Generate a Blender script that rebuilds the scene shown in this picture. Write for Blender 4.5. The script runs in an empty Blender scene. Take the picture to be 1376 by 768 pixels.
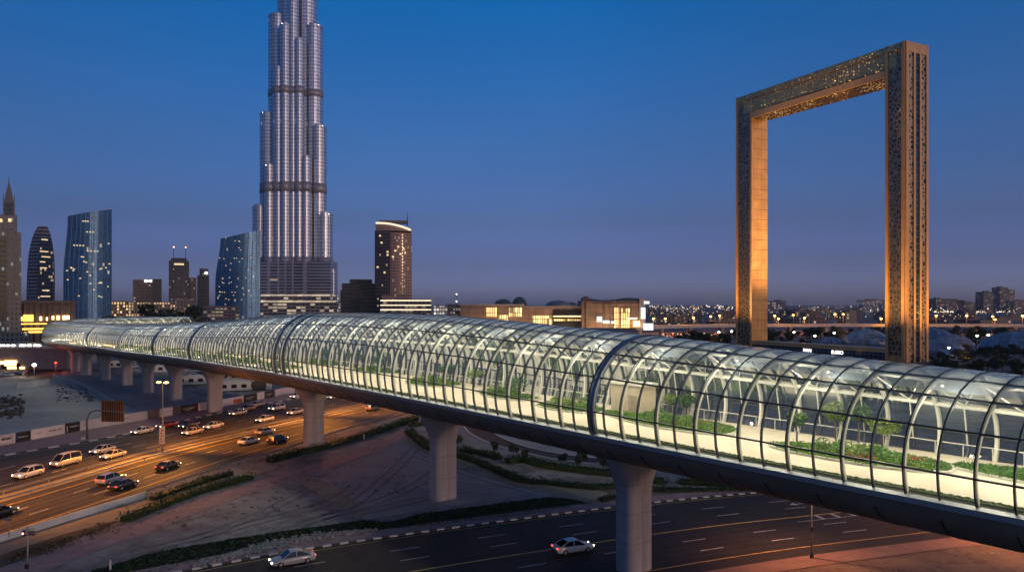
import bpy, bmesh, math, random
from mathutils import Vector, Matrix, noise
from mathutils.geometry import tessellate_polygon
random.seed(7)
R = math.radians
SC = bpy.context.scene
COL = SC.collection
F, H, HY = 1000.0, 28.0, 408.0          # focal length in photo pixels, eye height, horizon row

def G(x, y, z=0.0):
    """point of the level z seen at photo pixel x, y"""
    Y = F * (H - z) / (y - HY)
    return Vector(((x - 688) * Y / F, Y, z))
def P(x, y, Y):
    return Vector(((x - 688) * Y / F, Y, H - (y - HY) * Y / F))

# ------------------------------------------------------------------ objects
def wloc(o):
    v = Vector((0, 0, 0))
    while o is not None:
        v += o.location; o = o.parent
    return v
def thing(name, label, cat, loc=(0, 0, 0), group=None, rotz=0):
    o = bpy.data.objects.new(name, None); COL.objects.link(o)
    o.empty_display_size = 0.5
    o.location = loc; o.rotation_euler = (0, 0, rotz)
    o['label'] = label; o['category'] = cat
    if group: o['group'] = group
    return o
def tag(o, label, cat, group=None):
    o['label'] = label; o['category'] = cat
    if group: o['group'] = group
    return o
def copy_tree(o, parent=None):
    c = o.copy(); COL.objects.link(c)
    if parent is not None: c.parent = parent
    for ch in list(o.children): copy_tree(ch, c)
    return c

class MB:
    def __init__(s): s.v = []; s.f = []; s.mi = []
    def add(s, vs, fs, mi=0):
        b = len(s.v); s.v += [tuple(v) for v in vs]
        for f in fs: s.f.append([b + i for i in f]); s.mi.append(mi)
        return s
    def hexa(s, p, mi=0):
        """8 corners: bottom ring 0-3 counter-clockwise, top ring 4-7"""
        return s.add(p, [(3, 2, 1, 0), (4, 5, 6, 7), (0, 1, 5, 4), (1, 2, 6, 5), (2, 3, 7, 6), (3, 0, 4, 7)], mi)
    def box(s, c, sx, sy, sz, rz=0, mi=0, top=1.0):
        """c = centre of the base"""
        co, si = math.cos(rz), math.sin(rz); p = []
        for z, k in ((0, 1), (sz, top)):
            for x, y in ((-1, -1), (1, -1), (1, 1), (-1, 1)):
                X, Y = x * sx / 2 * k, y * sy / 2 * k
                p.append((c[0] + X * co - Y * si, c[1] + X * si + Y * co, c[2] + z))
        return s.hexa(p, mi)
    def bar(s, a, b, w, h, mi=0):
        a, b = Vector(a), Vector(b); d = (b - a).normalized()
        u = d.cross(Vector((0, 0, 1)))
        if u.length < 1e-3: u = Vector((1, 0, 0))
        u.normalize(); v = u.cross(d).normalized()
        p = [q + u * i * w / 2 + v * j * h / 2 for q in (a, b) for i, j in ((-1, -1), (1, -1), (1, 1), (-1, 1))]
        return s.add(p, [(0, 1, 2, 3), (7, 6, 5, 4), (1, 0, 4, 5), (2, 1, 5, 6), (3, 2, 6, 7), (0, 3, 7, 4)], mi)
    def loft(s, rings, closed=True, caps=True, mi=0):
        n = len(rings[0]); b = len(s.v)
        for r in rings: s.v += [tuple(q) for q in r]
        for i in range(len(rings) - 1):
            for j in range(n if closed else n - 1):
                k = (j + 1) % n
                s.f.append([b + i * n + j, b + i * n + k, b + (i + 1) * n + k, b + (i + 1) * n + j]); s.mi.append(mi)
        if caps and closed:
            s.f.append([b + j for j in range(n)][::-1]); s.mi.append(mi)
            s.f.append([b + (len(rings) - 1) * n + j for j in range(n)]); s.mi.append(mi)
        return s
    def cyl(s, c, r, h, n=12, r2=None, mi=0):
        r2 = r if r2 is None else r2
        return s.loft([[(c[0] + q * math.cos(2 * math.pi * i / n), c[1] + q * math.sin(2 * math.pi * i / n), c[2] + z) for i in range(n)]
                       for z, q in ((0, r), (h, r2))], mi=mi)
    def tube(s, pts, r, n=8, mi=0):
        pts = [Vector(p) for p in pts]; rings = []
        for i, p in enumerate(pts):
            d = (pts[min(i + 1, len(pts) - 1)] - pts[max(i - 1, 0)]).normalized()
            u = d.cross(Vector((0.31, 0.17, 0.93)))
            if u.length < 1e-3: u = d.cross(Vector((1, 0, 0)))
            u.normalize(); w = d.cross(u)
            q = r[i] if isinstance(r, (list, tuple)) else r
            rings.append([p + (u * math.cos(2 * math.pi * k / n) + w * math.sin(2 * math.pi * k / n)) * q for k in range(n)])
        return s.loft(rings, mi=mi)
    def ball(s, c, r, n=10, m=6, zs=1.0, half=False, mi=0):
        rings = []
        for i in range(m + 1):
            a = (0 if half else -math.pi / 2) + (math.pi / 2 if half else math.pi) * i / m
            q = max(r * math.cos(a), r * 0.01)
            rings.append([(c[0] + q * math.cos(2 * math.pi * k / n), c[1] + q * math.sin(2 * math.pi * k / n), c[2] + r * zs * math.sin(a)) for k in range(n)])
        return s.loft(rings, mi=mi)
    def prism(s, poly, z0, z1, mi=0):
        """polygon in plan (any shape) from z0 to z1"""
        n = len(poly); pts = [Vector((p[0], p[1], 0)) for p in poly]
        ar = sum(pts[i].x * pts[(i + 1) % n].y - pts[(i + 1) % n].x * pts[i].y for i in range(n))
        if ar < 0: pts.reverse()
        b = len(s.v)
        s.v += [(p.x, p.y, z0) for p in pts] + [(p.x, p.y, z1) for p in pts]
        for t in tessellate_polygon([pts]):
            a = (pts[t[1]] - pts[t[0]]).cross(pts[t[2]] - pts[t[0]]).z
            t = list(t) if a > 0 else list(t)[::-1]
            s.f.append([b + n + i for i in t]); s.mi.append(mi)
            s.f.append([b + i for i in t[::-1]]); s.mi.append(mi)
        for i in range(n):
            k = (i + 1) % n
            s.f.append([b + i, b + k, b + n + k, b + n + i]); s.mi.append(mi)
        return s
    def sheet(s, poly, z, mi=0):
        pts = [Vector((p[0], p[1], 0)) for p in poly]; b = len(s.v)
        s.v += [(p.x, p.y, z) for p in pts]
        for t in tessellate_polygon([pts]):
            a = (pts[t[1]] - pts[t[0]]).cross(pts[t[2]] - pts[t[0]]).z
            t = list(t) if a > 0 else list(t)[::-1]
            s.f.append([b + i for i in t]); s.mi.append(mi)
        return s
    def ribbon(s, left, right, z, mi=0):
        b = len(s.v); n = len(left)
        s.v += [(p[0], p[1], z) for p in left] + [(p[0], p[1], z) for p in right]
        for i in range(n - 1):
            s.f.append([b + i, b + n + i, b + n + i + 1, b + i + 1]); s.mi.append(mi)
        return s
    def build(s, name, mat, parent=None, smooth=False, kind=None, local=False):
        me = bpy.data.meshes.new(name)
        off = Vector((0, 0, 0)) if (parent is None or local) else wloc(parent)
        me.from_pydata([(v[0] - off.x, v[1] - off.y, v[2] - off.z) for v in s.v], [], s.f)
        mats = mat if isinstance(mat, (list, tuple)) else [mat]
        for m in mats: me.materials.append(m)
        me.polygons.foreach_set('material_index', s.mi)
        if smooth: me.polygons.foreach_set('use_smooth', [True] * len(s.f))
        me.update()
        o = bpy.data.objects.new(name, me); COL.objects.link(o)
        if parent is not None: o.parent = parent
        if kind: o['kind'] = kind
        return o

def based(o, loc):
    """move the origin of a single-mesh thing to its base"""
    loc = Vector(loc); o.data.transform(Matrix.Translation(-loc)); o.location = loc; return o

def leaves(mb, c, rad, n, size, flat=0.0, rng=random, mi=0, lump=None):
    c = Vector(c)
    for _ in range(n):
        while True:
            d = Vector((rng.uniform(-1, 1), rng.uniform(-1, 1), rng.uniform(-1, 1)))
            if 0.15 < d.length < 1: break
        d = d.normalized() * (d.length ** 0.45)
        p = c + Vector((d.x * rad[0], d.y * rad[1], d.z * rad[2]))
        u = Vector((rng.gauss(0, 1), rng.gauss(0, 1), rng.gauss(0, 1) * (1 - flat))).normalized()
        w = u.cross(Vector((rng.gauss(0, 1), rng.gauss(0, 1), rng.gauss(0, 1)))).normalized()
        q = size * rng.uniform(0.6, 1.3)
        mb.add([p - u * q, p + w * q * 0.55, p + u * q, p - w * q * 0.55], [(0, 1, 2, 3)], mi)
    return mb

# ------------------------------------------------------------------ materials
class NT:
    def __init__(s, name):
        s.m = bpy.data.materials.new(name); s.m.use_nodes = True
        s.t = s.m.node_tree; s.n = s.t.nodes; s.n.clear()
        s.out = s.n.new('ShaderNodeOutputMaterial')
    def new(s, t, **k):
        q = s.n.new(t)
        for a, b in k.items(): setattr(q, a, b)
        return q
    def l(s, a, b): s.t.links.new(a, b)
    def put(s, sock, v):
        if hasattr(v, 'is_output'): s.l(v, sock)
        else: sock.default_value = v
    def math(s, op, a, b=None, c=None):
        q = s.new('ShaderNodeMath', operation=op)
        s.put(q.inputs[0], a)
        if b is not None: s.put(q.inputs[1], b)
        if c is not None: s.put(q.inputs[2], c)
        return q.outputs[0]
    def mix(s, f, a, b):
        q = s.new('ShaderNodeMix', data_type='RGBA')
        s.put(q.inputs[0], f); s.put(q.inputs[6], a); s.put(q.inputs[7], b)
        return q.outputs[2]
    def noise(s, scale, detail=4, rough=0.55, vec=None, out=0):
        q = s.new('ShaderNodeTexNoise')
        q.inputs['Scale'].default_value = scale; q.inputs['Detail'].default_value = detail; q.inputs['Roughness'].default_value = rough
        s.l(vec if vec is not None else s.obj(), q.inputs['Vector'])
        return q.outputs[out]
    def obj(s):
        if not hasattr(s, '_tc'): s._tc = s.new('ShaderNodeTexCoord')
        return s._tc.outputs['Object']
    def nrm(s):
        s.obj(); return s._tc.outputs['Normal']
    def ramp(s, f, stops):
        q = s.new('ShaderNodeValToRGB'); s.put(q.inputs[0], f)
        e = q.color_ramp.elements
        while len(e) < len(stops): e.new(0.5)
        for i, (p, c) in enumerate(stops): e[i].position = p; e[i].color = c if len(c) == 4 else (*c, 1)
        return q.outputs[0]
    def pbr(s, col, rough=0.6, metal=0.0, em=None, es=0.0, bump=None, bs=0.3, bd=0.05, spec=None):
        b = s.new('ShaderNodeBsdfPrincipled')
        s.put(b.inputs['Base Color'], col if hasattr(col, 'is_output') else (*col, 1))
        s.put(b.inputs['Roughness'], rough); s.put(b.inputs['Metallic'], metal)
        if spec is not None: b.inputs['Specular IOR Level'].default_value = spec
        if em is not None:
            s.put(b.inputs['Emission Color'], em if hasattr(em, 'is_output') else (*em, 1)); s.put(b.inputs['Emission Strength'], es)
        if bump is not None:
            q = s.new('ShaderNodeBump'); q.inputs['Strength'].default_value = bs; q.inputs['Distance'].default_value = bd
            s.l(bump, q.inputs['Height']); s.l(q.outputs[0], b.inputs['Normal'])
        s.l(b.outputs[0], s.out.inputs[0])
        return s.m

def plain(name, c, rough=0.6, metal=0.0, var=0.25, scale=1.5, bump=0.0):
    t = NT(name); f = t.noise(scale, 5, 0.6)
    a = tuple(min(1, x * (1 + var)) for x in c); b = tuple(x * (1 - var) for x in c)
    col = t.ramp(f, [(0.3, b), (0.7, a)])
    rr = t.math('MULTIPLY_ADD', f, 0.2, rough - 0.1)
    return t.pbr(col, rr, metal, bump=f if bump else None, bs=bump, bd=0.05)
def glow(name, c, s, sample=False):
    t = NT(name); f = t.noise(0.7, 1)
    k = t.math('MULTIPLY_ADD', f, s * 0.4, s * 0.8)
    m = t.pbr((0.05, 0.05, 0.05), 0.4, em=c, es=k)
    if not sample: m.cycles.emission_sampling = 'NONE'
    return m

def facade(name, wall, glass, w=3.0, h=3.6, fu=0.5, fz=0.5, lit=0.1, warm=(1, 0.72, 0.38), es=1.2, rough=0.5, grough=0.12,
           wmetal=0.0, cyl=0.0, seed=0.0, gmetal=0.0, wvar=0.12, fac_rand=0.5):
    """wall with a grid of windows, some with lamps on inside; cyl = radius for round walls"""
    t = NT(name)
    sp = t.new('ShaderNodeSeparateXYZ'); t.l(t.obj(), sp.inputs[0])
    x, y, z = sp.outputs
    if cyl:
        u = t.math('MULTIPLY', t.math('ARCTAN2', y, x), cyl)
    else:
        sn = t.new('ShaderNodeSeparateXYZ'); t.l(t.nrm(), sn.inputs[0])
        ax = t.math('GREATER_THAN', t.math('ABSOLUTE', sn.outputs[0]), 0.7)
        u = t.math('ADD', t.math('MULTIPLY', y, ax), t.math('MULTIPLY', x, t.math('SUBTRACT', 1.0, ax)))
        u = t.math('ADD', u, t.math('MULTIPLY', ax, 500.3))
    uu = t.math('ADD', t.math('DIVIDE', u, w), 1000.5 + seed); zz = t.math('ADD', t.math('DIVIDE', z, h), 0.02)
    cu, cz = t.math('FLOOR', uu), t.math('FLOOR', zz)
    mu = t.math('LESS_THAN', t.math('ABSOLUTE', t.math('SUBTRACT', t.math('FRACT', uu), 0.5)), fu / 2)
    mz = t.math('LESS_THAN', t.math('ABSOLUTE', t.math('SUBTRACT', t.math('FRACT', zz), 0.5)), fz / 2)
    win = t.math('MULTIPLY', mu, mz)
    cb = t.new('ShaderNodeCombineXYZ'); t.l(cu, cb.inputs[0]); t.l(cz, cb.inputs[1]); cb.inputs[2].default_value = seed
    wn = t.new('ShaderNodeTexWhiteNoise', noise_dimensions='3D'); t.l(cb.outputs[0], wn.inputs[0])
    sc = t.new('ShaderNodeSeparateColor'); t.l(wn.outputs['Color'], sc.inputs[0])
    on = t.math('MULTIPLY', win, t.math('LESS_THAN', wn.outputs['Value'], lit))
    nz = t.noise(0.04, 3)
    wl = tuple(c * (1 - wvar) for c in wall); wh = tuple(min(1, c * (1 + wvar)) for c in wall)
    wc = t.ramp(nz, [(0.3, wl), (0.7, wh)])
    gl = tuple(c * (1 - fac_rand) for c in glass); gh = tuple(min(1, c * (1 + fac_rand)) for c in glass)
    gc = t.mix(sc.outputs[1], (*gl, 1), (*gh, 1))
    col = t.mix(win, wc, gc)
    ro = t.math('ADD', t.math('MULTIPLY', win, grough - rough), rough)
    me = t.math('ADD', t.math('MULTIPLY', win, gmetal - wmetal), wmetal)
    st = t.math('MULTIPLY', on, t.math('MULTIPLY_ADD', sc.outputs[0], es * 1.4, es * 0.3))
    m = t.pbr(col, ro, me, em=warm, es=st, bump=win, bs=0.5, bd=-0.2)
    m.cycles.emission_sampling = 'NONE'
    return m

def foliage(name, dark, light, scale=0.6, rough=0.6):
    t = NT(name); f = t.noise(scale, 3)
    g = t.new('ShaderNodeNewGeometry')
    k = t.math('ADD', t.math('MULTIPLY', f, 0.6), t.math('MULTIPLY', g.outputs['Random Per Island'], 0.4))
    col = t.ramp(k, [(0.3, dark), (0.7, light)])
    d = t.new('ShaderNodeBsdfDiffuse'); tr = t.new('ShaderNodeBsdfTranslucent'); gl = t.new('ShaderNodeBsdfGlossy')
    t.l(col, d.inputs[0]); t.l(col, tr.inputs[0]); gl.inputs['Roughness'].default_value = 0.45
    mx = t.new('ShaderNodeMixShader'); mx.inputs[0].default_value = 0.3
    t.l(d.outputs[0], mx.inputs[1]); t.l(tr.outputs[0], mx.inputs[2])
    m2 = t.new('ShaderNodeMixShader'); m2.inputs[0].default_value = 0.04
    t.l(mx.outputs[0], m2.inputs[1]); t.l(gl.outputs[0], m2.inputs[2])
    t.l(m2.outputs[0], t.out.inputs[0])
    return t.m

def glassmat(name, tint, ior=1.5, rough=0.02, dirt=0.0, sheencol=(0.5, 0.55, 0.6), trans=False):  # dirt sets a pale veil, the milky sky sheen painted into the panes
    t = NT(name)
    tr = t.new('ShaderNodeBsdfTransparent'); tr.inputs[0].default_value = (*tint, 1)
    gl = t.new('ShaderNodeBsdfGlossy'); gl.inputs['Roughness'].default_value = rough; gl.inputs[0].default_value = (0.95, 0.97, 1, 1)
    fr = t.new('ShaderNodeFresnel'); fr.inputs[0].default_value = ior
    f = t.noise(0.25, 4)
    q = t.new('ShaderNodeBump'); q.inputs['Strength'].default_value = 0.015; q.inputs['Distance'].default_value = 0.1
    t.l(f, q.inputs['Height']); t.l(q.outputs[0], gl.inputs['Normal'])
    mx = t.new('ShaderNodeMixShader'); t.l(fr.outputs[0], mx.inputs[0]); t.l(tr.outputs[0], mx.inputs[1]); t.l(gl.outputs[0], mx.inputs[2])
    d = t.new('ShaderNodeBsdfDiffuse'); d.inputs[0].default_value = (*sheencol, 1)
    if trans:
        tl = t.new('ShaderNodeBsdfTranslucent'); tl.inputs[0].default_value = (*sheencol, 1); m0 = t.new('ShaderNodeMixShader'); m0.inputs[0].default_value = 0.5
        t.l(d.outputs[0], m0.inputs[1]); t.l(tl.outputs[0], m0.inputs[2]); d = m0
    m2 = t.new('ShaderNodeMixShader')
    k = t.math('MULTIPLY', t.math('MULTIPLY_ADD', f, 1.2, 0.4), dirt)
    t.l(k, m2.inputs[0]); t.l(mx.outputs[0], m2.inputs[1]); t.l(d.outputs[0], m2.inputs[2])
    t.l(m2.outputs[0], t.out.inputs[0])
    return t.m

M = {}
def mk():
    # ground
    t = NT('sand'); f = t.noise(0.012, 8, 0.6); g = t.noise(0.35, 8, 0.7); k = t.noise(0.05, 6, 0.65)
    c = t.mix(f, (0.23, 0.22, 0.22, 1), (0.41, 0.385, 0.38, 1))
    c = t.mix(t.ramp(k, [(0.42, (0, 0, 0)), (0.62, (1, 1, 1))]), c, (0.17, 0.145, 0.14, 1))
    c = t.mix(t.math('MULTIPLY', t.ramp(g, [(0.46, (0, 0, 0)), (0.66, (1, 1, 1))]), 0.65), c, (0.09, 0.075, 0.07, 1))
    M['sand'] = t.pbr(c, 0.95, bump=g, bs=0.6, bd=0.25, spec=0.1)
    t = NT('pale_sand'); f = t.noise(0.04, 8, 0.6); g = t.noise(0.5, 8, 0.7)
    c = t.ramp(f, [(0.3, (0.3, 0.275, 0.26)), (0.7, (0.48, 0.455, 0.43))])
    c = t.mix(t.math('MULTIPLY', t.ramp(g, [(0.5, (0, 0, 0)), (0.7, (1, 1, 1))]), 0.4), c, (0.15, 0.13, 0.12, 1))
    M['pale_sand'] = t.pbr(c, 0.95, bump=g, bs=0.5, bd=0.2, spec=0.1)
    t = NT('red_sand'); f = t.noise(0.12, 8, 0.65); g = t.noise(0.6, 8, 0.7)
    c = t.ramp(f, [(0.3, (0.12, 0.085, 0.07)), (0.7, (0.27, 0.19, 0.15))])
    c = t.mix(t.math('MULTIPLY', t.ramp(g, [(0.52, (0, 0, 0)), (0.66, (1, 1, 1))]), 0.6), c, (0.06, 0.045, 0.04, 1))
    M['red_sand'] = t.pbr(c, 0.95, bump=g, bs=0.9, bd=0.3, spec=0.1)
    t = NT('dark_dirt'); f = t.noise(0.09, 8, 0.65); g = t.noise(0.9, 6, 0.7)
    c = t.ramp(f, [(0.3, (0.23, 0.21, 0.21)), (0.72, (0.41, 0.375, 0.37))])
    c = t.mix(t.math('MULTIPLY', t.ramp(g, [(0.5, (0, 0, 0)), (0.7, (1, 1, 1))]), 0.4), c, (0.13, 0.11, 0.115, 1))
    M['dark_dirt'] = t.pbr(c, 0.95, bump=g, bs=0.4, bd=0.1, spec=0.1)
    t = NT('track'); f = t.noise(0.2, 8, 0.65); g = t.noise(1.5, 5, 0.7)
    c = t.ramp(f, [(0.3, (0.22, 0.185, 0.14)), (0.72, (0.36, 0.30, 0.22))])
    M['track'] = t.pbr(c, 0.95, bump=g, bs=0.4, bd=0.1, spec=0.1)
    def asphalt(name, a, b):
        t = NT(name); f = t.noise(0.06, 6, 0.6); g = t.noise(6, 3); k = t.noise(0.5, 5, 0.7)
        c = t.ramp(f, [(0.3, a), (0.7, b)])
        c = t.mix(t.math('MULTIPLY', t.ramp(k, [(0.5, (0, 0, 0)), (0.7, (1, 1, 1))]), 0.35), c, (*[x * 0.5 for x in a], 1))
        return t.pbr(c, 0.72, bump=g, bs=0.3, bd=0.02, spec=0.15)
    M['asphalt'] = asphalt('asphalt', (0.036, 0.032, 0.032), (0.06, 0.054, 0.052))
    M['wear'] = asphalt('asphalt_tyre_wear', (0.026, 0.024, 0.025), (0.052, 0.047, 0.046))
    M['asphalt_old'] = asphalt('asphalt_worn', (0.055, 0.05, 0.046), (0.095, 0.086, 0.078))
    M['pave'] = plain('brick_paving', (0.26, 0.175, 0.185), 0.9, 0, 0.25, 0.6, 0.2)
    M['white_paint'] = plain('white_paint', (0.62, 0.61, 0.58), 0.7, 0, 0.25, 0.8)
    M['yellow_paint'] = plain('yellow_paint', (0.62, 0.42, 0.12), 0.7, 0, 0.25, 0.8)
    M['kerb_dark'] = plain('black_kerb_paint', (0.03, 0.03, 0.035), 0.7, 0, 0.3)
    M['kerb_white'] = plain('white_kerb_paint', (0.6, 0.58, 0.56), 0.7, 0, 0.2)
    t = NT('concrete'); mp = t.new('ShaderNodeMapping'); mp.inputs['Scale'].default_value = (1.6, 1.6, 0.09); t.l(t.obj(), mp.inputs[0])
    st = t.noise(1.0, 6, 0.65, mp.outputs[0]); f = t.noise(0.5, 6, 0.65); sp = t.new('ShaderNodeSeparateXYZ'); t.l(t.obj(), sp.inputs[0])
    jn = t.math('LESS_THAN', t.math('FRACT', t.math('DIVIDE', sp.outputs[2], 3.1)), 0.018)
    c = t.ramp(f, [(0.3, (0.31, 0.3, 0.32)), (0.7, (0.41, 0.395, 0.41))])
    c = t.mix(t.math('MULTIPLY', t.ramp(st, [(0.5, (0, 0, 0)), (0.72, (1, 1, 1))]), 0.4), c, (0.13, 0.115, 0.115, 1))
    c = t.mix(t.math('MULTIPLY', jn, 0.6), c, (0.10, 0.09, 0.09, 1))
    M['conc'] = t.pbr(c, 0.85, bump=f, bs=0.15, bd=0.05)
    M['conc_pale'] = plain('pale_concrete', (0.5, 0.49, 0.48), 0.85, 0, 0.14, 0.4, 0.1)
    M['belly'] = plain('belly_cladding', (0.22, 0.175, 0.15), 0.65, 0.0, 0.18, 0.25)
    M['seam'] = plain('cladding_seam', (0.03, 0.027, 0.027), 0.6)
    M['steel'] = plain('galvanised_steel', (0.30, 0.30, 0.31), 0.5, 0.6, 0.2, 2)
    M['trim'] = plain('blue_grey_trim', (0.34, 0.38, 0.42), 0.5, 0.3, 0.1, 1)
    M['rib'] = plain('dark_rib_metal', (0.055, 0.065, 0.085), 0.4, 0.5, 0.15, 1)
    M['arch'] = plain('cream_arch_paint', (0.68, 0.67, 0.62), 0.5, 0, 0.06, 1)
    M['floor'] = plain('cream_floor', (0.64, 0.575, 0.47), 0.45, 0, 0.12, 0.35)
    M['soil'] = plain('planter_soil', (0.08, 0.055, 0.035), 0.95, 0, 0.3, 3)
    M['pole'] = plain('pole_paint', (0.22, 0.2, 0.18), 0.5, 0.3, 0.15, 2)
    M['dark'] = plain('dark_paint', (0.02, 0.02, 0.022), 0.45, 0, 0.2)
    M['dark_panel'] = plain('black_hoarding_print', (0.012, 0.012, 0.015), 0.5, 0, 0.3, 1)
    M['white_panel'] = plain('white_hoarding_print', (0.62, 0.55, 0.55), 0.6, 0, 0.08, 0.6)
    M['brown_panel'] = plain('brown_hoarding_print', (0.17, 0.11, 0.09), 0.6, 0, 0.4, 1.2)
    M['orange_panel'] = plain('orange_hoarding_print', (0.42, 0.10, 0.03), 0.6, 0, 0.4, 2)
    M['grey_mark'] = plain('grey_print', (0.24, 0.2, 0.2), 0.6)
    M['pale_mark'] = plain('pale_print', (0.55, 0.53, 0.5), 0.6)
    M['rust'] = plain('brown_sign_back', (0.26, 0.14, 0.07), 0.6, 0.2, 0.2, 2); M['rust_dark'] = plain('dark_sign_back', (0.07, 0.035, 0.02), 0.7, 0.1, 0.3, 2)
    M['glass'] = glassmat('clear_glazing', (0.93, 0.97, 0.95), 1.55, 0.03, 0.05, (0.55, 0.62, 0.62), trans=True)
    M['roofglass'] = glassmat('roof_glazing', (0.80, 0.87, 0.88), 1.9, 0.1, 0.5, (0.42, 0.54, 0.68), trans=True); M['midglass'] = glassmat('shoulder_glazing', (0.88, 0.94, 0.92), 1.65, 0.05, 0.16, (0.48, 0.6, 0.68), trans=True)
    M['collar'] = plain('collar_metal', (0.2, 0.23, 0.27), 0.35, 0.6, 0.1, 1)
    M['hedge'] = foliage('hedge_leaf', (0.012, 0.03, 0.008), (0.05, 0.085, 0.025), 0.8)
    M['grass'] = foliage('grass_blade', (0.010, 0.028, 0.006), (0.035, 0.065, 0.015), 0.5)
    M['treeleaf'] = foliage('tree_leaf', (0.012, 0.028, 0.012), (0.045, 0.075, 0.03), 0.25)
    M['inleaf'] = foliage('garden_leaf', (0.04, 0.13, 0.015), (0.17, 0.34, 0.045), 0.9)
    M['inleaf2'] = foliage('garden_tree_leaf', (0.025, 0.085, 0.02), (0.11, 0.22, 0.05), 1.2)
    M['lime'] = foliage('lime_leaf', (0.10, 0.2, 0.03), (0.3, 0.4, 0.09), 1.2)
    M['redflower'] = foliage('red_flower', (0.28, 0.06, 0.03), (0.5, 0.16, 0.08), 2)
    M['lawn'] = foliage('lawn_blade', (0.04, 0.13, 0.012), (0.11, 0.26, 0.03), 0.7)
    M['bark'] = plain('bark', (0.10, 0.075, 0.055), 0.9, 0, 0.3, 6)
    M['stone'] = plain('rock', (0.26, 0.24, 0.22), 0.9, 0, 0.45, 1.2)
    M['lampw'] = glow('white_lamp', (1, 0.92, 0.8), 14)
    M['lamphead'] = glow('amber_lamp', (1, 0.5, 0.12), 9)
    M['lampo'] = glow('orange_lamp', (1, 0.52, 0.18), 7)
    M['downl'] = glow('downlight', (1, 0.88, 0.62), 6)
    M['headl'] = glow('headlamp', (1, 0.86, 0.62), 10)
    M['taill'] = glow('tail_lamp', (1, 0.09, 0.04), 2.4)
    M['tyre'] = plain('tyre_rubber', (0.015, 0.015, 0.015), 0.8)
    M['rim'] = plain('wheel_rim', (0.4, 0.4, 0.42), 0.35, 0.8)
    M['carglass'] = plain('car_glass', (0.012, 0.014, 0.02), 0.08, 0.0, 0.1)
mk()
# ------------------------------------------------------------------ curves in plan
def cr(pts, step=3.0):
    """Catmull-Rom through pts (tuples of any length), resampled about every step in plan"""
    pts = [tuple(map(float, p)) for p in pts]
    P_ = [tuple(2 * a - b for a, b in zip(pts[0], pts[1]))] + pts + [tuple(2 * a - b for a, b in zip(pts[-1], pts[-2]))]
    fine = []
    for i in range(1, len(P_) - 2):
        for k in range(24):
            t = k / 24
            fine.append(tuple(0.5 * (2 * b + (c - a) * t + (2 * a - 5 * b + 4 * c - d) * t * t + (3 * b - a - 3 * c + d) * t ** 3)
                              for a, b, c, d in zip(P_[i - 1], P_[i], P_[i + 1], P_[i + 2])))
    fine.append(pts[-1])
    out = [fine[0]]; acc = 0.0
    for a, b in zip(fine, fine[1:]):
        L = math.hypot(b[0] - a[0], b[1] - a[1])
        while L > 1e-9 and acc + L >= step:
            f = (step - acc) / L; a = tuple(p + (q - p) * f for p, q in zip(a, b))
            out.append(a); L = math.hypot(b[0] - a[0], b[1] - a[1]); acc = 0.0
        acc += L
    return out
def off(pl, d):
    """shift a polyline to its right by d"""
    out = []
    for i, p in enumerate(pl):
        a, b = pl[max(i - 1, 0)], pl[min(i + 1, len(pl) - 1)]
        L = math.hypot(b[0] - a[0], b[1] - a[1]) or 1
        out.append((p[0] + (b[1] - a[1]) / L * d, p[1] - (b[0] - a[0]) / L * d))
    return out
def lines(pl, d, w, z, mb, dash=None, gap=None, mi=0):
    l, r = off(pl, d - w / 2), off(pl, d + w / 2)
    if dash is None: mb.ribbon(l, r, z, mi); return
    step = math.hypot(pl[1][0] - pl[0][0], pl[1][1] - pl[0][1])
    n, g = max(1, round(dash / step)), max(1, round(gap / step)); i = 0
    while i + n < len(pl):
        mb.ribbon(l[i:i + n + 1], r[i:i + n + 1], z, mi); i += n + g
def px(poly, z=0.0): return [tuple(G(x, y, z)[:2]) for x, y in poly]
def struct(o): o['kind'] = 'structure'; return o

# ground: one sheet to the horizon, finer near the camera
xs = [0.0]; s = 12.0
while xs[-1] < 15000: xs.append(xs[-1] + s); s *= 1.0 if xs[-1] < 300 else 1.25
gx = [-x for x in xs[:0:-1]] + xs
gy = [-q for q in (2000, 900, 400, 150, 60)] + xs
mb = MB()
mb.v = [(x, y, 0.0) for y in gy for x in gx]
nx = len(gx)
for j in range(len(gy) - 1):
    for i in range(nx - 1): mb.f.append([j * nx + i, j * nx + i + 1, (j + 1) * nx + i + 1, (j + 1) * nx + i]); mb.mi.append(0)
struct(mb.build('ground', M['sand']))

MED = cr([(-98, 10), (-88, 50), (-73.5, 106.5), (-63, 147), (-36, 213), (10, 330), (70, 470), (140, 620)], 1.5)
KERB = cr([(-128, 10), (-114, 70), (-103, 110), (-94, 136.6), (-86.2, 151.4), (-82.3, 162), (-75.4, 190), (-62.5, 224), (-22, 330), (40, 470), (110, 620)], 1.0)
NK = cr([(-95, 24), (-60, 57), (-33.9, 78.2), (-15, 89.3), (15.1, 102.9), (38.4, 111.0), (62, 118), (90, 125), (140, 134), (220, 142)], 0.5)

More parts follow.
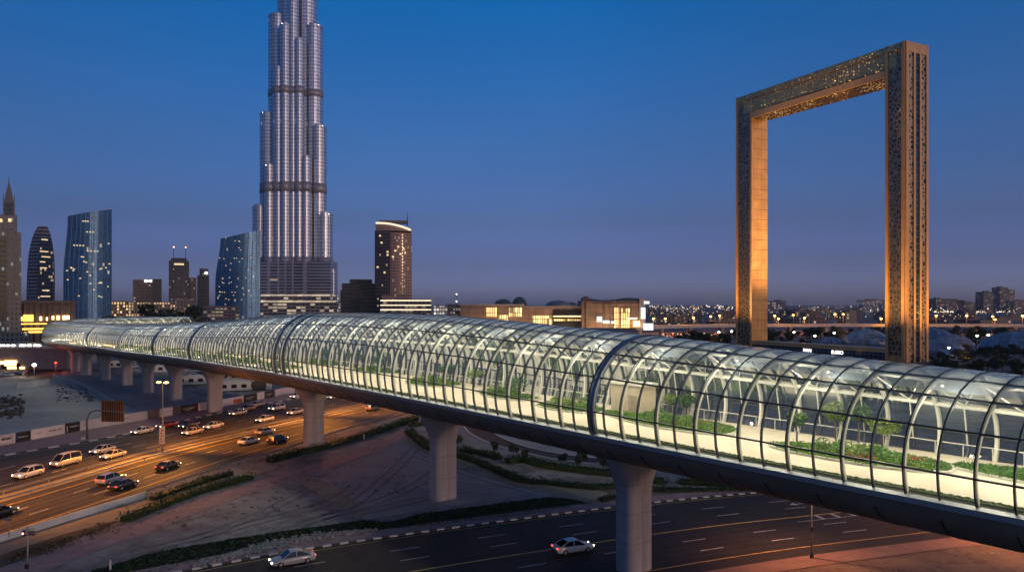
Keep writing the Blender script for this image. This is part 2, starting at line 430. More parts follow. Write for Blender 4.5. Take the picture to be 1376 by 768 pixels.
# highway
mb = MB(); mb.ribbon(off(MED, 1.6), off(MED, 17.6), 0.03); mb.sheet([*KERB[:len(KERB)], *off(MED, -1.6)[::-1]], 0.03)
struct(mb.build('highway_road', M['asphalt_old']))
mb = MB(); mb.ribbon(off(MED, -1.65), off(MED, 1.65), 0.05); struct(mb.build('median_ground', M['track']))
mb = MB()
for d in (7.5, 11.0): lines(MED, d, 0.16, 0.045, mb, 3.0, 7.5)
for d in (-6.6, -10.1, -13.6, -17.0): lines(MED, d, 0.16, 0.045, mb, 3.0, 7.5)
lines(KERB, 1.3, 0.14, 0.045, mb)
struct(mb.build('highway_lane_markings', M['white_paint']))
mb = MB()
for d in (4.0, 15.0, -3.2): lines(MED, d, 0.2, 0.046, mb)
struct(mb.build('highway_edge_lines', M['yellow_paint']))
def kerb(pl, name, n, h=0.14, w=0.3):
    mb = MB(); l, r = off(pl, -w / 2), off(pl, w / 2); i = 0; c = 0
    while i + n < len(pl):
        a = [(*l[k], z) for z in (0, h) for k in (0,)]
        for k in range(i, i + n):
            mb.hexa([(*r[k], 0), (*r[k + 1], 0), (*l[k + 1], 0), (*l[k], 0), (*r[k], h), (*r[k + 1], h), (*l[k + 1], h), (*l[k], h)], c)
        i += n; c = 1 - c
    struct(mb.build(name, [M['kerb_white'], M['kerb_dark']]))
kerb(KERB, 'highway_kerb', 2, 0.18, 0.4)
# pavement between far kerb and hoarding
HOARD = cr([(-118, 95), (-100.9, 146.6), (-93.6, 167.7), (-79.6, 200), (-67.5, 237), (-48, 290)], 1.0)
mb = MB(); mb.sheet([*off(KERB, -0.2)[40:300], *[p for p in HOARD[::-1]]], 0.10); struct(mb.build('highway_pavement', M['pave']))

# near road
mb = MB(); mb.ribbon(off(NK, 0.15), off(NK, 25.2), 0.03); struct(mb.build('avenue_road', M['asphalt']))
mb = MB()
for d in (5.1, 8.6, 16.1, 19.5): lines(NK[7:], d, 0.15, 0.045, mb, 3.5, 7.5)
gi = min(range(len(NK)), key=lambda i: abs(NK[i][0] - 36))
lines(NK[gi - 8:], 14.2, 0.13, 0.045, mb)
for i in range(7): # cross bars of the painted gore under the bridge
    q = NK[gi + i * 5:gi + i * 5 + 2]
    mb.ribbon(off(q, 12.5), off(q, 14.1), 0.05)
q = NK[gi + 1:gi + 9]; lines(q, 7.0, 0.2, 0.05, mb); mb.sheet([off(q, 7.0)[0], off(q, 6.4)[2], off(q, 7.6)[2]], 0.052)
struct(mb.build('avenue_lane_markings', M['white_paint']))
mb = MB()
lines(NK, 0.95, 0.15, 0.046, mb); lines(NK, 12.3, 0.28, 0.046, mb); lines(NK, 22.6, 0.16, 0.046, mb)
struct(mb.build('avenue_edge_lines', M['yellow_paint']))
kerb(NK, 'avenue_kerb', 2, 0.17, 0.36)
mb = MB(); mb.ribbon(off(NK, -3.0), off(NK, -0.16), 0.12); struct(mb.build('avenue_pavement', M['pave']))
mb = MB(); mb.ribbon(off(NK, 25.2), off(NK, 28.2), 0.09); struct(mb.build('red_brick_pavement', plain('red_brick_paving', (0.24, 0.14, 0.115), 0.9, 0, 0.2, 0.8, 0.2)))
mb = MB(); mb.ribbon(off(NK, 28.2), off(NK, 70), 0.025); struct(mb.build('red_sand_ground', M['red_sand']))
mb = MB()
for _ in range(420):
    i = random.randrange(150, len(NK) - 60); p = off(NK[i:i + 2], 28.6 + abs(random.gauss(0, 9)))[0]; r = random.uniform(0.05, 0.16) * (2.2 if random.random() < 0.06 else 1)
    mb.ball((p[0], p[1], 0.02), r, 6, 3, random.uniform(0.4, 0.8))
o = mb.build('loose_stones', M['stone']); o['kind'] = 'stuff'

mb = MB()
for c in (3.1, 6.8, 10.4, 14.2, 17.8, 21.0):
    for d in (-0.75, 0.75): lines(NK, c + d, 0.42, 0.036, mb)
struct(mb.build('avenue_lane_wear_road', M['wear']))
mb = MB()
for c in (5.7, 9.2, 12.9, -4.9, -8.3, -11.8, -15.2):
    for d in (-0.75, 0.75): lines(MED, c + d, 0.42, 0.036, mb)
struct(mb.build('highway_lane_wear_road', M['wear']))
# patches of ground
def patch(name, mat, poly, z): mb = MB(); mb.sheet(px(poly), z); return struct(mb.build(name, mat))
patch('dirt_field', M['dark_dirt'], [(430, 644), (470, 622), (545, 592), (575, 612), (640, 634), (735, 660), (640, 674), (565, 686), (490, 698)], 0.02)
patch('pale_sand_lot', M['pale_sand'], [(-60, 600), (-60, 520), (30, 502), (70, 503), (110, 516), (160, 540), (190, 553), (120, 570), (40, 588)], 0.02)
patch('gravel_lot', M['dark_dirt'], [(70, 500), (130, 500), (230, 520), (300, 541), (240, 556), (190, 556), (155, 535), (110, 513)], 0.03)
patch('brick_path', M['pave'], [(-20, 775), (40, 752), (150, 706), (262, 670), (350, 645), (425, 622), (505, 596), (548, 572), (560, 580), (520, 602), (440, 630), (350, 657), (262, 690), (200, 716), (120, 743), (50, 772)], 0.035)
patch('dirt_track', M['track'], [(392, 640), (412, 634), (452, 655), (500, 688), (480, 697), (440, 672)], 0.03)
patch('sand_track', M['track'], [(540, 592), (556, 584), (600, 608), (660, 628), (740, 650), (832, 664), (832, 682), (760, 668), (690, 652), (600, 626)], 0.03)
patch('verge_sand', M['track'], [(-30, 745), (0, 728), (195, 672), (330, 628), (420, 600), (470, 588), (360, 632), (160, 700), (0, 763)], 0.028)
patch('dry_grass_verge', M['soil'], [(-30, 757), (20, 738), (90, 716), (160, 698), (150, 704), (40, 748), (-20, 770)], 0.033)

# loop road behind the bridge
LO = px([(560, 545), (596, 553), (617, 562), (622, 569), (626, 577), (636, 585), (662, 597), (706, 608.5), (751, 618), (823, 626), (900, 633), (980, 637), (1080, 639)])
LI = px([(600, 536), (628, 551), (645, 561), (650, 568), (656, 575), (664, 582), (676, 589), (706, 600), (751, 609.5), (823, 618), (900, 624), (980, 627), (1080, 628)])
mb = MB(); A, B = cr(LO, 2), cr(LI, 2)
n = min(len(A), len(B)); rs = lambda p: [p[int(i * (len(p) - 1) / (n - 1))] for i in range(n)]
A, B = rs(A), rs(B)
mb.ribbon(B, A, 0.04); struct(mb.build('loop_road', M['asphalt']))
mb = MB(); mb.ribbon(off(A, -0.25), off(A, 0.15), 0.16); mb.ribbon(off(B, -0.2), off(B, 0.2), 0.17); struct(mb.build('loop_kerb', M['kerb_white']))
mb = MB(); mb.ribbon(off(A, 0.2), off(A, 7.5), 0.05); struct(mb.build('loop_pavement', M['conc']))
mb = MB(); mb.sheet([*B[4:], *px([(1080, 600), (823, 596), (720, 575)])], 0.03); struct(mb.build('loop_island_ground', M['pale_sand']))

# grass and rock strips beside the avenue
def grass(name, poly, n, size=0.16, h=0.25, mat='grass'):
    pl = px(poly); mb = MB(); mb.sheet(pl, 0.05, 1)
    x0, x1 = min(p[0] for p in pl), max(p[0] for p in pl); y0, y1 = min(p[1] for p in pl), max(p[1] for p in pl)
    def inside(x, y):
        c = False
        for (ax, ay), (bx, by) in zip(pl, pl[1:] + pl[:1]):
            if (ay > y) != (by > y) and x < (bx - ax) * (y - ay) / (by - ay) + ax: c = not c
        return c
    k = 0; tries = 0
    while k < n and tries < n * 40:
        tries += 1
        x, y = random.uniform(x0, x1), random.uniform(y0, y1)
        if not inside(x, y): continue
        k += 1; q = size * random.uniform(0.7, 1.6) * (1 + 0.5 * noise.noise((x * 0.4, y * 0.4, 0)))
        a = random.uniform(0, 6.28); dx, dy = math.cos(a) * q, math.sin(a) * q; hh = h * random.uniform(0.5, 1.4)
        lx, ly = random.gauss(0, 0.15), random.gauss(0, 0.15)
        mb.add([(x - dx, y - dy, 0.04), (x + dx, y + dy, 0.04), (x + dx * 0.5 + lx, y + dy * 0.5 + ly, hh), (x - dx * 0.5 + lx, y - dy * 0.5 + ly, hh)], [(0, 1, 2, 3)])
    o = mb.build(name, [M[mat], M['soil']]); o['kind'] = 'stuff'; return o
grass('grass', [(110, 772), (200, 744), (293, 727), (386, 713), (488, 699), (524, 702), (563, 691), (628, 682), (735, 668), (765, 670), (796, 677), (688, 695), (569, 707), (520, 712), (451, 715), (363, 726), (316, 739), (270, 752), (200, 776)], 16000, h=0.12)
RK = [(258, 762), (300, 748), (330, 740), (370, 729), (440, 717), (500, 714), (440, 722), (380, 732), (330, 744), (290, 756)]
mb = MB(); mb.sheet(px(RK), 0.14, 0)
for (xa, ya), (xb, yb), w in (((262, 761), (330, 742), 1.0), ((330, 742), (380, 730), 1.5), ((380, 730), (440, 720), 1.3), ((440, 720), (498, 714), 0.7)):
    a, b = G(xa, ya), G(xb, yb)
    for _ in range(330):
        f = random.random(); c = a.lerp(b, f) + Vector((random.gauss(0, 0.3), random.gauss(0, w * 0.6), 0.1))
        r = random.uniform(0.08, 0.28)
        mb.ball((c.x, c.y, c.z + 0.05), r, 5, 3, random.uniform(0.5, 0.9))
o = mb.build('gravel', M['stone']); o['kind'] = 'stuff'

# hedges: each a row of clipped shrubs
def hedge(label, pts, w, h, n, group=None):
    pl = cr([tuple(G(x, y)[:2]) for x, y in pts], 0.8); mb = MB()
    for i, p in enumerate(pl):
        k = 0.8 + 0.5 * noise.noise((p[0] * 0.45, p[1] * 0.45, 3.1)) + random.uniform(-0.13, 0.13)
        leaves(mb, (p[0] + random.gauss(0, .15), p[1] + random.gauss(0, .15), h * k * 0.5), (w * 0.55 * k, w * 0.55 * k, h * 0.55 * k), n, 0.17, 0.2)
    core = [[(q[0], q[1], z) for q, z in zip((a, a, b, b), (0.03, h * 0.5, h * 0.5, 0.03))] for a, b in zip(off(pl, -w * 0.33), off(pl, w * 0.33))]
    mb.loft(core)
    o = mb.build('hedge', M['hedge']); based(o, (*pl[len(pl) // 2][:2], 0))
    return tag(o, label, 'hedge', group)
HG = 'dark hedges on the sand verges'
hedge('dark hedge by the brick path, foremost of two rows left of the highway pier', [(168, 701), (215, 682), (270, 662), (338, 643)], 2.2, 1.3, 60, HG)
hedge('low dark hedge along the highway guardrail, rear one of two parallel rows', [(205, 672), (250, 656), (312, 637)], 1.6, 1.1, 50, HG)
hedge('dark hedge wrapping the foot of the concrete pier beside the highway', [(362, 621), (400, 611), (440, 602), (480, 590), (520, 577), (560, 563)], 2.4, 1.5, 60, HG)
hedge('short leafy hedge in front of the pale pier above the loop road corner', [(550, 581), (562, 592), (578, 603), (596, 611)], 2.6, 1.4, 70, HG)
hedge('small dark hedge under the bridge just behind the pale pier', [(552, 573), (575, 568), (584, 566)], 2.0, 1.3, 70, HG)
hedge('square dark hedge right beside the shaft of the pale middle pier', [(606, 596), (616, 592)], 3.0, 1.6, 90, HG)
hedge('long lower hedge curving along the sand track from pier to pier', [(607, 611), (638, 621), (662, 631), (698, 646), (732, 650), (789, 656), (836, 655)], 2.0, 1.2, 60, HG)
hedge('medium hedge beside the loop road pavement, ending at a white post', [(621, 606), (645, 610), (674, 618)], 2.4, 1.3, 70, HG)
hedge('broad dark hedge between loop road and sand, right of the white post', [(682, 622), (705, 620), (730, 627), (780, 634), (838, 640)], 3.2, 1.5, 100, HG)
hedge('short dark hedge on the sand close to the striped kerb', [(808, 674), (822, 671), (836, 669)], 1.6, 0.8, 60, HG)
hedge('boxy dark hedge immediately right of the big pier by the avenue', [(878, 648), (897, 649)], 2.6, 1.4, 90, HG)
hedge('dark hedge under the bridge behind a pale gap, farther right of the avenue pier', [(914, 650), (950, 651), (995, 654)], 2.2, 1.3, 70, HG)
hedge('ragged low hedge on sand between the avenue pier and striped kerb end', [(878, 659), (930, 660), (1008, 659)], 1.8, 0.8, 60, HG)
# tyre tracks, stones and dry tufts on the open ground
mb = MB()
for pts in (((300, 742), (420, 700), (470, 680), (520, 640), (560, 600)), ((200, 738), (330, 705), (440, 675), (480, 650)), ((250, 728), (350, 690), (420, 655)), ((480, 690), (560, 672), (650, 655), (740, 652)), ((560, 612), (640, 640), (720, 662)), ((600, 620), (560, 650), (500, 676), (400, 704))):
    pl = cr([tuple(G(x, y)[:2]) for x, y in pts], 1.0)
    for d in (-0.85, 0.85): mb.ribbon(off(pl, d - 0.16), off(pl, d + 0.16), 0.045)
struct(mb.build('tyre_track_ground', plain('pressed_dirt', (0.17, 0.15, 0.145), 0.95, 0, 0.35, 0.6)))
mb, m2 = MB(), MB()
for _ in range(2600):
    x, y = random.uniform(150, 830), random.uniform(590, 755)
    g = G(x, y)
    ln = 768 - (x - 150) * 0.155
    if y > ln - 45 or y < 775 - x * 0.37 - 40: continue
    if random.random() < 0.8:
        r = random.uniform(0.04, 0.11) * (2.5 if random.random() < 0.05 else 1); mb.ball((g.x, g.y, 0.04), r, 5, 3, random.uniform(0.4, 0.8))
    else: leaves(m2, (g.x, g.y, 0.12), (0.25, 0.25, 0.14), 10, 0.11, 0.2)
o = mb.build('loose_stones', M['stone']); o['kind'] = 'stuff'
o = m2.build('dry_tuft_grass', foliage('dry_tuft', (0.05, 0.05, 0.025), (0.15, 0.13, 0.07), 1)); o['kind'] = 'stuff'
# dry scrub
mb = MB()
for _ in range(60):
    f = random.random(); p = G(random.uniform(0, 20) + 140 * f, 757 - 48 * f + random.uniform(-9, 4))
    leaves(mb, (p.x, p.y, 0.1), (0.7, 0.7, 0.3), 30, 0.14, 0.3)
o = mb.build('dry_scrub_grass', foliage('dry_scrub', (0.05, 0.04, 0.02), (0.17, 0.125, 0.07), 1)); o['kind'] = 'stuff'

# guardrails
def guardrail(label, pl, flip=1):
    c = pl[len(pl) // 2]; t = thing('guardrail', label, 'guardrail', (c[0], c[1], 0), 'steel guardrails along the highway')
    prof = [(0.0, 0.42), (0.07, 0.47), (0.02, 0.57), (0.07, 0.67), (0.0, 0.74), (-0.03, 0.57)]
    mb = MB(); rings = []
    offs = [off(pl, flip * (a + 0.1)) for a, _ in prof]
    for i in range(len(pl)): rings.append([(*offs[k][i], prof[k][1]) for k in range(len(prof))])
    mb.loft(rings).build('rail', M['steel'], t)
    pm = MB().box((0, 0, 0), 0.14, 0.14, 0.72).build('post', M['steel'], t, local=True); pl2 = pl[::4][:95]
    for i, p in enumerate(pl2):
        o = pm if i == 0 else pm.copy()
        if i: COL.objects.link(o); o.parent = t
        o.location = (p[0] - c[0], p[1] - c[1], 0)
def cut(pl, y0, y1, st=2): return [p for p in pl if y0 < p[1] < y1][::st]
MED1 = cr(MED, 1.0)
guardrail('steel guardrail on median side of the orange lit carriageway', cut(off(MED1, 1.8), 70, 330), 1)
guardrail('steel guardrail on median facing the white car lanes', cut(off(MED1, -1.8), 70, 330), -1)
SH = cr([tuple(G(x, y)[:2]) for x, y in ((196, 664), (240, 650), (300, 631), (411, 597), (480, 574), (556, 551))], 1.0)
guardrail('steel guardrail on the outer shoulder above the hedges', SH[::1], -1)
# pale concrete barrier
BR = cr([tuple(G(x, y)[:2]) for x, y in ((-70, 747), (0, 727), (100, 696), (197, 667))], 1.0)
mb = MB(); a, b = off(BR, -0.3), off(BR, 0.3); a2, b2 = off(BR, -0.1), off(BR, 0.1)
mb.loft([[(*p, 0.0), (*q, 0.82), (*r, 0.82), (*s_, 0.0)] for p, q, r, s_ in zip(a, a2, b2, b)])
o = mb.build('concrete_barrier', M['conc_pale']); based(o, (*BR[len(BR) // 2], 0)); tag(o, 'pale concrete barrier along the shoulder of the highway near the corner', 'barrier')
# hoarding
ht = thing('site_hoarding', 'long hoarding of white and black printed panels behind the highway', 'hoarding', (*HOARD[60], 0))
def hpt(x):
    """plan point of the hoarding line seen in photo column x"""
    k = (x - 688) / F
    return min(HOARD, key=lambda p: abs(p[0] / p[1] - k))
segs = [(-40, 20, 'w'), (22, 41, 'k'), (41.5, 87, 'w'), (87.5, 107, 'k'), (107.5, 150, 'w'), (150.5, 198, 'w'), (199, 214, 'b'), (214.5, 232, 'w'), (232.5, 243, 'b'), (243.5, 266, 'k'),
        (266.5, 327, 'w'), (327.5, 345, 'k'), (345.5, 355, 'w'), (356, 368, 'k'), (370, 396, 'w'), (396.5, 404, 'b')]
def hline(x): # exact crossing
    k = (x - 688) / F
    for a, b in zip(HOARD, HOARD[1:]):
        fa, fb = a[0] - k * a[1], b[0] - k * b[1]
        if fa * fb <= 0: f = fa / (fa - fb); return Vector((a[0] + (b[0] - a[0]) * f, a[1] + (b[1] - a[1]) * f, 0))
    return Vector((*hpt(x), 0))
for x0, x1, c in segs:
    a, b = hline(x0), hline(x1); d = (b - a).normalized(); nn = Vector((d.y, -d.x, 0)); hh = 2.15 + random.uniform(-0.1, 0.1)
    mb = MB(); z = Vector((0, 0, 1)); q = nn * 0.06
    mb.hexa([a + q, b + q, b - q, a - q, a + q + z * hh, b + q + z * hh, b - q + z * hh, a - q + z * hh])
    pn = mb.build('hoarding_panel', {'w': M['white_panel'], 'k': M['dark_panel'], 'b': M['brown_panel']}[c], ht)
    L = (b - a).length; mb = MB(); e = nn * 0.085
    def rect(u0, u1, v0, v1):
        p0, p1 = a + d * (u0 * L) + e, a + d * (u1 * L) + e
        mb.hexa([p0 + z * v0, p1 + z * v0, p1 - nn * 0.015 + z * v0, p0 - nn * 0.015 + z * v0, p0 + z * v1, p1 + z * v1, p1 - nn * 0.015 + z * v1, p0 - nn * 0.015 + z * v1])
    def words(u0, u1, v, hgt):
        u = u0
        while u < u1:
            w = random.uniform(0.1, 0.2) / L; k = random.random()
            rect(u, u + w * 0.7, v, v + hgt * (1.0 if k < 0.6 else 1.4)); u += w * (1.9 if k > 0.85 else 1.0)
    if x0 == -40:
        for r_ in ((0.62, 0.64, 0.35, 1.9), (0.94, 0.95, 0.35, 1.9), (0.62, 0.95, 1.85, 1.92), (0.62, 0.95, 0.3, 0.36)): rect(*r_)
        words(0.68, 0.90, 1.0, 0.5)
    elif x0 == 22: rect(0.1, 0.8, 1.08, 1.14); words(0.1, 0.75, 0.98, 0.1)
    elif x0 == 41.5: words(0.13, 0.28, 1.15, 0.14); words(0.52, 0.72, 1.05, 0.35); words(0.78, 0.9, 1.05, 0.35)
    elif x0 == 87.5: rect(0.1, 0.16, 0.3, 1.6); words(0.3, 0.85, 1.2, 0.25)
    elif x0 == 107.5: words(0.1, 0.2, 1.1, 0.2)
    elif x0 == 150.5: words(0.2, 0.45, 1.1, 0.2)
    elif x0 == 214.5: words(0.2, 0.85, 1.1, 0.12)
    elif c == 'k': words(0.12, 0.8, 1.1, 0.18); words(0.2, 0.6, 0.7, 0.12)
    elif x0 == 266.5: rect(0.76, 0.96, 0.3, 1.5)
    elif c == 'b': words(0.1, 0.8, 0.5, 0.3)
    if mb.v: mb.build('printed_lettering', M['orange_panel'] if x0 == 266.5 else (M['pale_mark'] if c == 'k' else (M['dark'] if x0 == -40 else M['grey_mark'])), ht)

# ------------------------------------------------------------------ lamps
def light(kind, loc, energy, col, size=0.3, **k):
    d = bpy.data.lights.new('lamp_light', kind); d.energy = energy; d.color = col
    if kind == 'AREA': d.shape = 'RECTANGLE'; d.size = size; d.size_y = k.get('sy', size); d.spread = k.get('spread', math.pi)
    else: d.shadow_soft_size = size
    if kind == 'SPOT': d.spot_size = k.get('cone', R(150)); d.spot_blend = 0.9
    o = bpy.data.objects.new('lamp_light', d); COL.objects.link(o); o.location = loc
    if 'aim' in k: o.rotation_euler = Vector(k['aim']).to_track_quat('-Z', 'Y').to_euler()
    return o
ORANGE = (1.0, 0.34, 0.035)
def highway_lamp(base, hgt, label, along, banner=False, e=30000):
    t = thing('street_lamp', label, 'street lamp', (*base, 0), 'twin headed lamps on the highway median')
    x, y = base
    MB().tube([(x, y, 0), (x, y, 1.2), (x, y, hgt)], [0.2, 0.16, 0.09], 10).build('pole', M['pole'], t, True)
    ac = Vector((along[1], -along[0], 0)).normalized()
    MB().bar(Vector((x, y, hgt - 0.05)) - ac * 0.5, Vector((x, y, hgt - 0.05)) + ac * 0.5, 0.08, 0.08).build('arm', M['pole'], t)
    for s in (-1, 1):
        c = Vector((x, y, hgt)) + ac * s * 0.85
        hd = MB().ball((c.x, c.y, c.z), 0.46, 12, 6, 0.4).build('lamp_head', M['lamphead'], t, True)
        for q in (-1, 1):
            al = Vector(along).normalized(); light('SPOT', (c.x + ac.x * s * 0.9, c.y + ac.y * s * 0.9, hgt - 0.35), e * (0.88 if s > 0 else 0.42), ORANGE, 0.3, aim=(ac.x * s * 0.18 + al.x * q * 1.05, ac.y * s * 0.18 + al.y * q * 1.05, -1), cone=R(104))
    if banner:
        MB().box((x, y - 0.22, 1.85), 1.0, 0.14, 3.1).build('banner_box', M['white_panel'], t)
        mb = MB()
        for k, (a, b) in enumerate(((-0.3, 0.3), (-0.32, 0.05), (-0.2, 0.35), (-0.35, 0.1), (-0.1, 0.3))):
            mb.box((x + (a + b) / 2, y - 0.31, 2.15 + 0.52 * k), b - a, 0.03, 0.3)
        mb.build('banner_print', M['grey_mark'], t)
cum = [p for p in MED]
i0 = min(range(len(MED)), key=lambda i: abs(MED[i][1] - 139.3))
for k, nm in ((-1, None), (0, 'tall twin headed amber street lamp with a white banner box on its pole'), (1, 'twin headed amber lamp on the median hidden behind the second thick pier'),
              (2, 'twin headed amber lamp on the median under the bridge shell'), (3, 'twin headed amber lamp on the median beyond the bridge'), (4, 'twin headed amber lamp farthest along the highway beyond the bridge')):
    i = i0 + int(round(k * 49.8 / 1.5)); p = MED[i]; q = MED[i + 1]
    if k == -1:
        for s in (-1, 1): light('SPOT', (p[0] + s * 0.9, p[1], 13.0), 34000 if s > 0 else 9000, ORANGE, 0.3, aim=(s * 0.35 + 0.35, 1.0, -1), cone=R(120))
        continue
    highway_lamp(p, 13.3, nm, (q[0] - p[0], q[1] - p[1]), k == 0)
# thin lamp by the red sand
b = G(1091, 750); t = thing('street_lamp', 'slim grey lamp post standing on red sand beside the avenue', 'street lamp', (b.x, b.y, 0))
MB().tube([(b.x, b.y, 0), (b.x, b.y, 3.2), (b.x, b.y, 11.2)], [0.11, 0.09, 0.06], 8).build('pole', M['pole'], t, True)
MB().cyl((b.x, b.y, 0.02), 0.25, 0.5, 8, 0.2).cyl((b.x, b.y, 3.0), 0.17, 0.5, 8).build('pole_collar', M['dark'], t)
MB().bar((b.x, b.y, 11.15), (b.x - 1.2, b.y + 0.6, 11.3), 0.09, 0.09).build('arm', M['pole'], t)
MB().box((b.x - 1.4, b.y + 0.7, 11.15), 0.7, 0.3, 0.18, 2.7).build('lamp_head', M['lamphead'], t)
light('SPOT', (b.x - 1.4, b.y + 0.7, 11.05), 7000, (1, 0.4, 0.16), 0.2, cone=R(150))
# the same row of lamps further right, out of the picture, lights the red sand
light('SPOT', (b.x + 26, b.y + 6, 11.0), 10000, (1, 0.4, 0.16), 0.2, cone=R(155))
light('SPOT', (b.x + 22, b.y + 30, 11.0), 6000, (1, 0.4, 0.16), 0.2, cone=R(155))

# signal post bottom left
b = G(37, 776); t = thing('signal_post', 'grey post with a small red signal light and sign plate by the brick path', 'signal post', (b.x, b.y, 0))
MB().tube([(b.x, b.y, 0), (b.x, b.y, 5.2)], [0.1, 0.08], 8).build('pole', M['steel'], t, True)
MB().bar((b.x - 0.45, b.y, 4.9), (b.x + 0.75, b.y, 5.05), 0.07, 0.07).build('crossarm', M['steel'], t)
MB().box((b.x + 0.45, b.y - 0.06, 4.35), 0.65, 0.06, 0.5).build('sign_plate', M['brown_panel'], t)
MB().box((b.x - 0.4, b.y, 4.3), 0.28, 0.22, 0.55).build('signal_housing', M['dark'], t)
MB().ball((b.x - 0.4, b.y - 0.13, 4.58), 0.11, 8, 5).build('signal_lens', glow('signal_red', (1, 0.25, 0.2), 5), t, True)
MB().box((b.x - 0.02, b.y - 0.1, 1.0), 0.35, 0.2, 0.45).build('control_box', M['dark'], t)
b = G(12, 724); t = thing('sign_post', 'short grey post with small plate behind the pale concrete barrier', 'sign post', (b.x, b.y, 0))
MB().tube([(b.x, b.y, 0), (b.x, b.y, 2.6)], 0.06, 6).build('pole', M['steel'], t, True)
MB().box((b.x - 0.1, b.y - 0.06, 2.2), 0.9, 0.05, 0.3).build('sign_plate', M['steel'], t)
# white marker posts
for (x, y), l in (((148, 766), 'white marker post on the dark grass in the lower left corner'), ((391, 612), 'white marker post at the hedge below the highway pier'),
                  ((489, 590), 'white marker post by the hedge between the two thick piers'), ((675, 616), 'white marker post at the gap in the hedge by the loop road')):
    b = G(x, y); mb = MB().cyl((b.x, b.y, 0), 0.11, 1.0, 8).cyl((b.x, b.y, 1.0), 0.13, 0.12, 8, 0.05)
    o = mb.build('marker_post', M['conc_pale']); based(o, (b.x, b.y, 0)); tag(o, l, 'marker post', 'white marker posts on the verges')
# road sign seen from the back
b = G(117, 590); t = thing('road_sign', 'big road sign seen from behind on a curved single arm pole', 'road sign', (b.x, b.y, 0))
MB().tube([(b.x, b.y, 0), (b.x, b.y, 4.2), (b.x + 0.5, b.y + 0.05, 5.5), (b.x + 1.6, b.y + 0.1, 6.0), (b.x + 7.4, b.y + 0.3, 5.6)], [0.22, 0.2, 0.17, 0.15, 0.12], 10).build('pole', M['pole'], t, True)
MB().box((b.x + 5.0, b.y + 0.6, 3.6), 4.7, 0.08, 4.3).build('sign_panel', M['rust_dark'], t)
for k in range(10): MB().box((b.x + 2.85 + k * 0.48, b.y + 0.46, 3.55), 0.13, 0.2, 4.4).build('rib', M['rust'], t)
mb = MB().box((b.x - 0.5, b.y - 0.5, 0.1), 0.9, 0.7, 0.5, 0.3, top=0.6); o = mb.build('plinth', M['conc_pale'], t)
# ------------------------------------------------------------------ the glazed bridge
CP = [(62, 15.5, 15.4, 22.0), (50.2, 31.4, 15.4, 22.3), (34.9, 50.8, 15.4, 23.1), (24, 64.6, 15.4, 23.9), (13, 78.5, 15.4, 24.8), (-10.3, 107.7, 15.5, 26.3), (-38.3, 144, 15.2, 26.2), (-58, 169, 14.7, 24.9),
      (-77, 193, 14.3, 23.5), (-98, 217, 13.8, 22.4), (-115, 235, 13.5, 21.7), (-133, 257, 13.2, 21.2), (-150, 274.5, 12.9, 20.9), (-168, 294, 12.7, 20.7), (-184, 312, 12.5, 20.6),
      (-200, 332, 12.3, 20.6), (-210, 352, 12.2, 20.6), (-213.5, 374, 12.1, 20.6), (-211, 396, 12.0, 20.6), (-203, 420, 12.0, 20.6), (-190, 440, 12, 20.6)]
ST = 0.53
PATH = cr(CP, ST)
NP_ = len(PATH)
def fr(i):
    i = max(0, min(NP_ - 1, i)); p = PATH[i]; a, b = PATH[max(i - 3, 0)], PATH[min(i + 3, NP_ - 1)]
    t = Vector((b[0] - a[0], b[1] - a[1], 0)).normalized()
    n = Vector((-t.y, t.x, 0))                     # towards the camera side of the bridge
    return Vector((p[0], p[1], 0)), t, n, p[2], p[3]
AW = 8.35
def sec(i, u, inset=0.0):
    """point on the glass shell: u 0 = near sill, 1 = far sill"""
    c, t, n, zd, zt = fr(i)
    zc = zd + 0.24 * (zt - zd); b = zt - zc; p0 = math.asin(-(zc - zd) / b)
    ph = p0 + (math.pi - 2 * p0) * u
    return c + n * (AW - inset) * math.cos(ph) + Vector((0, 0, zc + (b - inset) * math.sin(ph)))
def edge_w(i):
    c, t, n, zd, zt = fr(i); zc = zd + 0.24 * (zt - zd); b = zt - zc
    return AW * math.cos(math.asin((zc - zd) / b))
def pt(i, o, z):
    c, t, n, zd, zt = fr(i); return c + n * o + Vector((0, 0, zd + z))
s_idx = list(range(0, NP_, 4))      # a rib every 2.12 m
base = fr(NP_ // 3)[0]
BT = thing('glazed_footbridge', 'long curving tubular glass bridge glowing from within on concrete piers', 'footbridge', (base.x, base.y, 0))
NU = 26
def shell(u0, u1, name, mat):
    mb = MB(); us = [u0 + (u1 - u0) * k / NU for k in range(NU + 1)]
    mb.loft([[sec(i, u) for u in us] for i in s_idx], closed=False)
    return mb.build(name, mat, BT, True)
shell(0.0, 0.21, 'glazing', M['glass']); shell(0.21, 0.335, 'glazing', M['midglass']); shell(0.335, 0.64, 'roof_glazing', M['roofglass']); shell(0.64, 1.0, 'glazing', M['glass'])
# belly
mb = MB(); rings = []
for i in s_idx:
    w = edge_w(i) + 0.12; q = []
    for k in range(25):
        a = math.pi * k / 24
        q.append(pt(i, w * math.cos(a), -0.35 - 3.3 * math.sin(a) ** 0.98))
    q += [pt(i, -w, -0.1), pt(i, w, -0.1)]
    rings.append(q)
mb.loft(rings); mb.build('belly', M['belly'], BT, True)
mb = MB()
for i in s_idx[::2]:
    w = edge_w(i) + 0.14; qa = []
    for di in (0,):
        for k in range(2, 13):
            a = math.pi * k / 24
            qa.append(pt(i, w * math.cos(a), -0.36 - 3.3 * math.sin(a) ** 0.98))
    for a, b in zip(qa, qa[1:]): mb.bar(a, b, 0.09, 0.06)
mb.build('cladding_seams', M['seam'], BT)['kind'] = 'stuff'
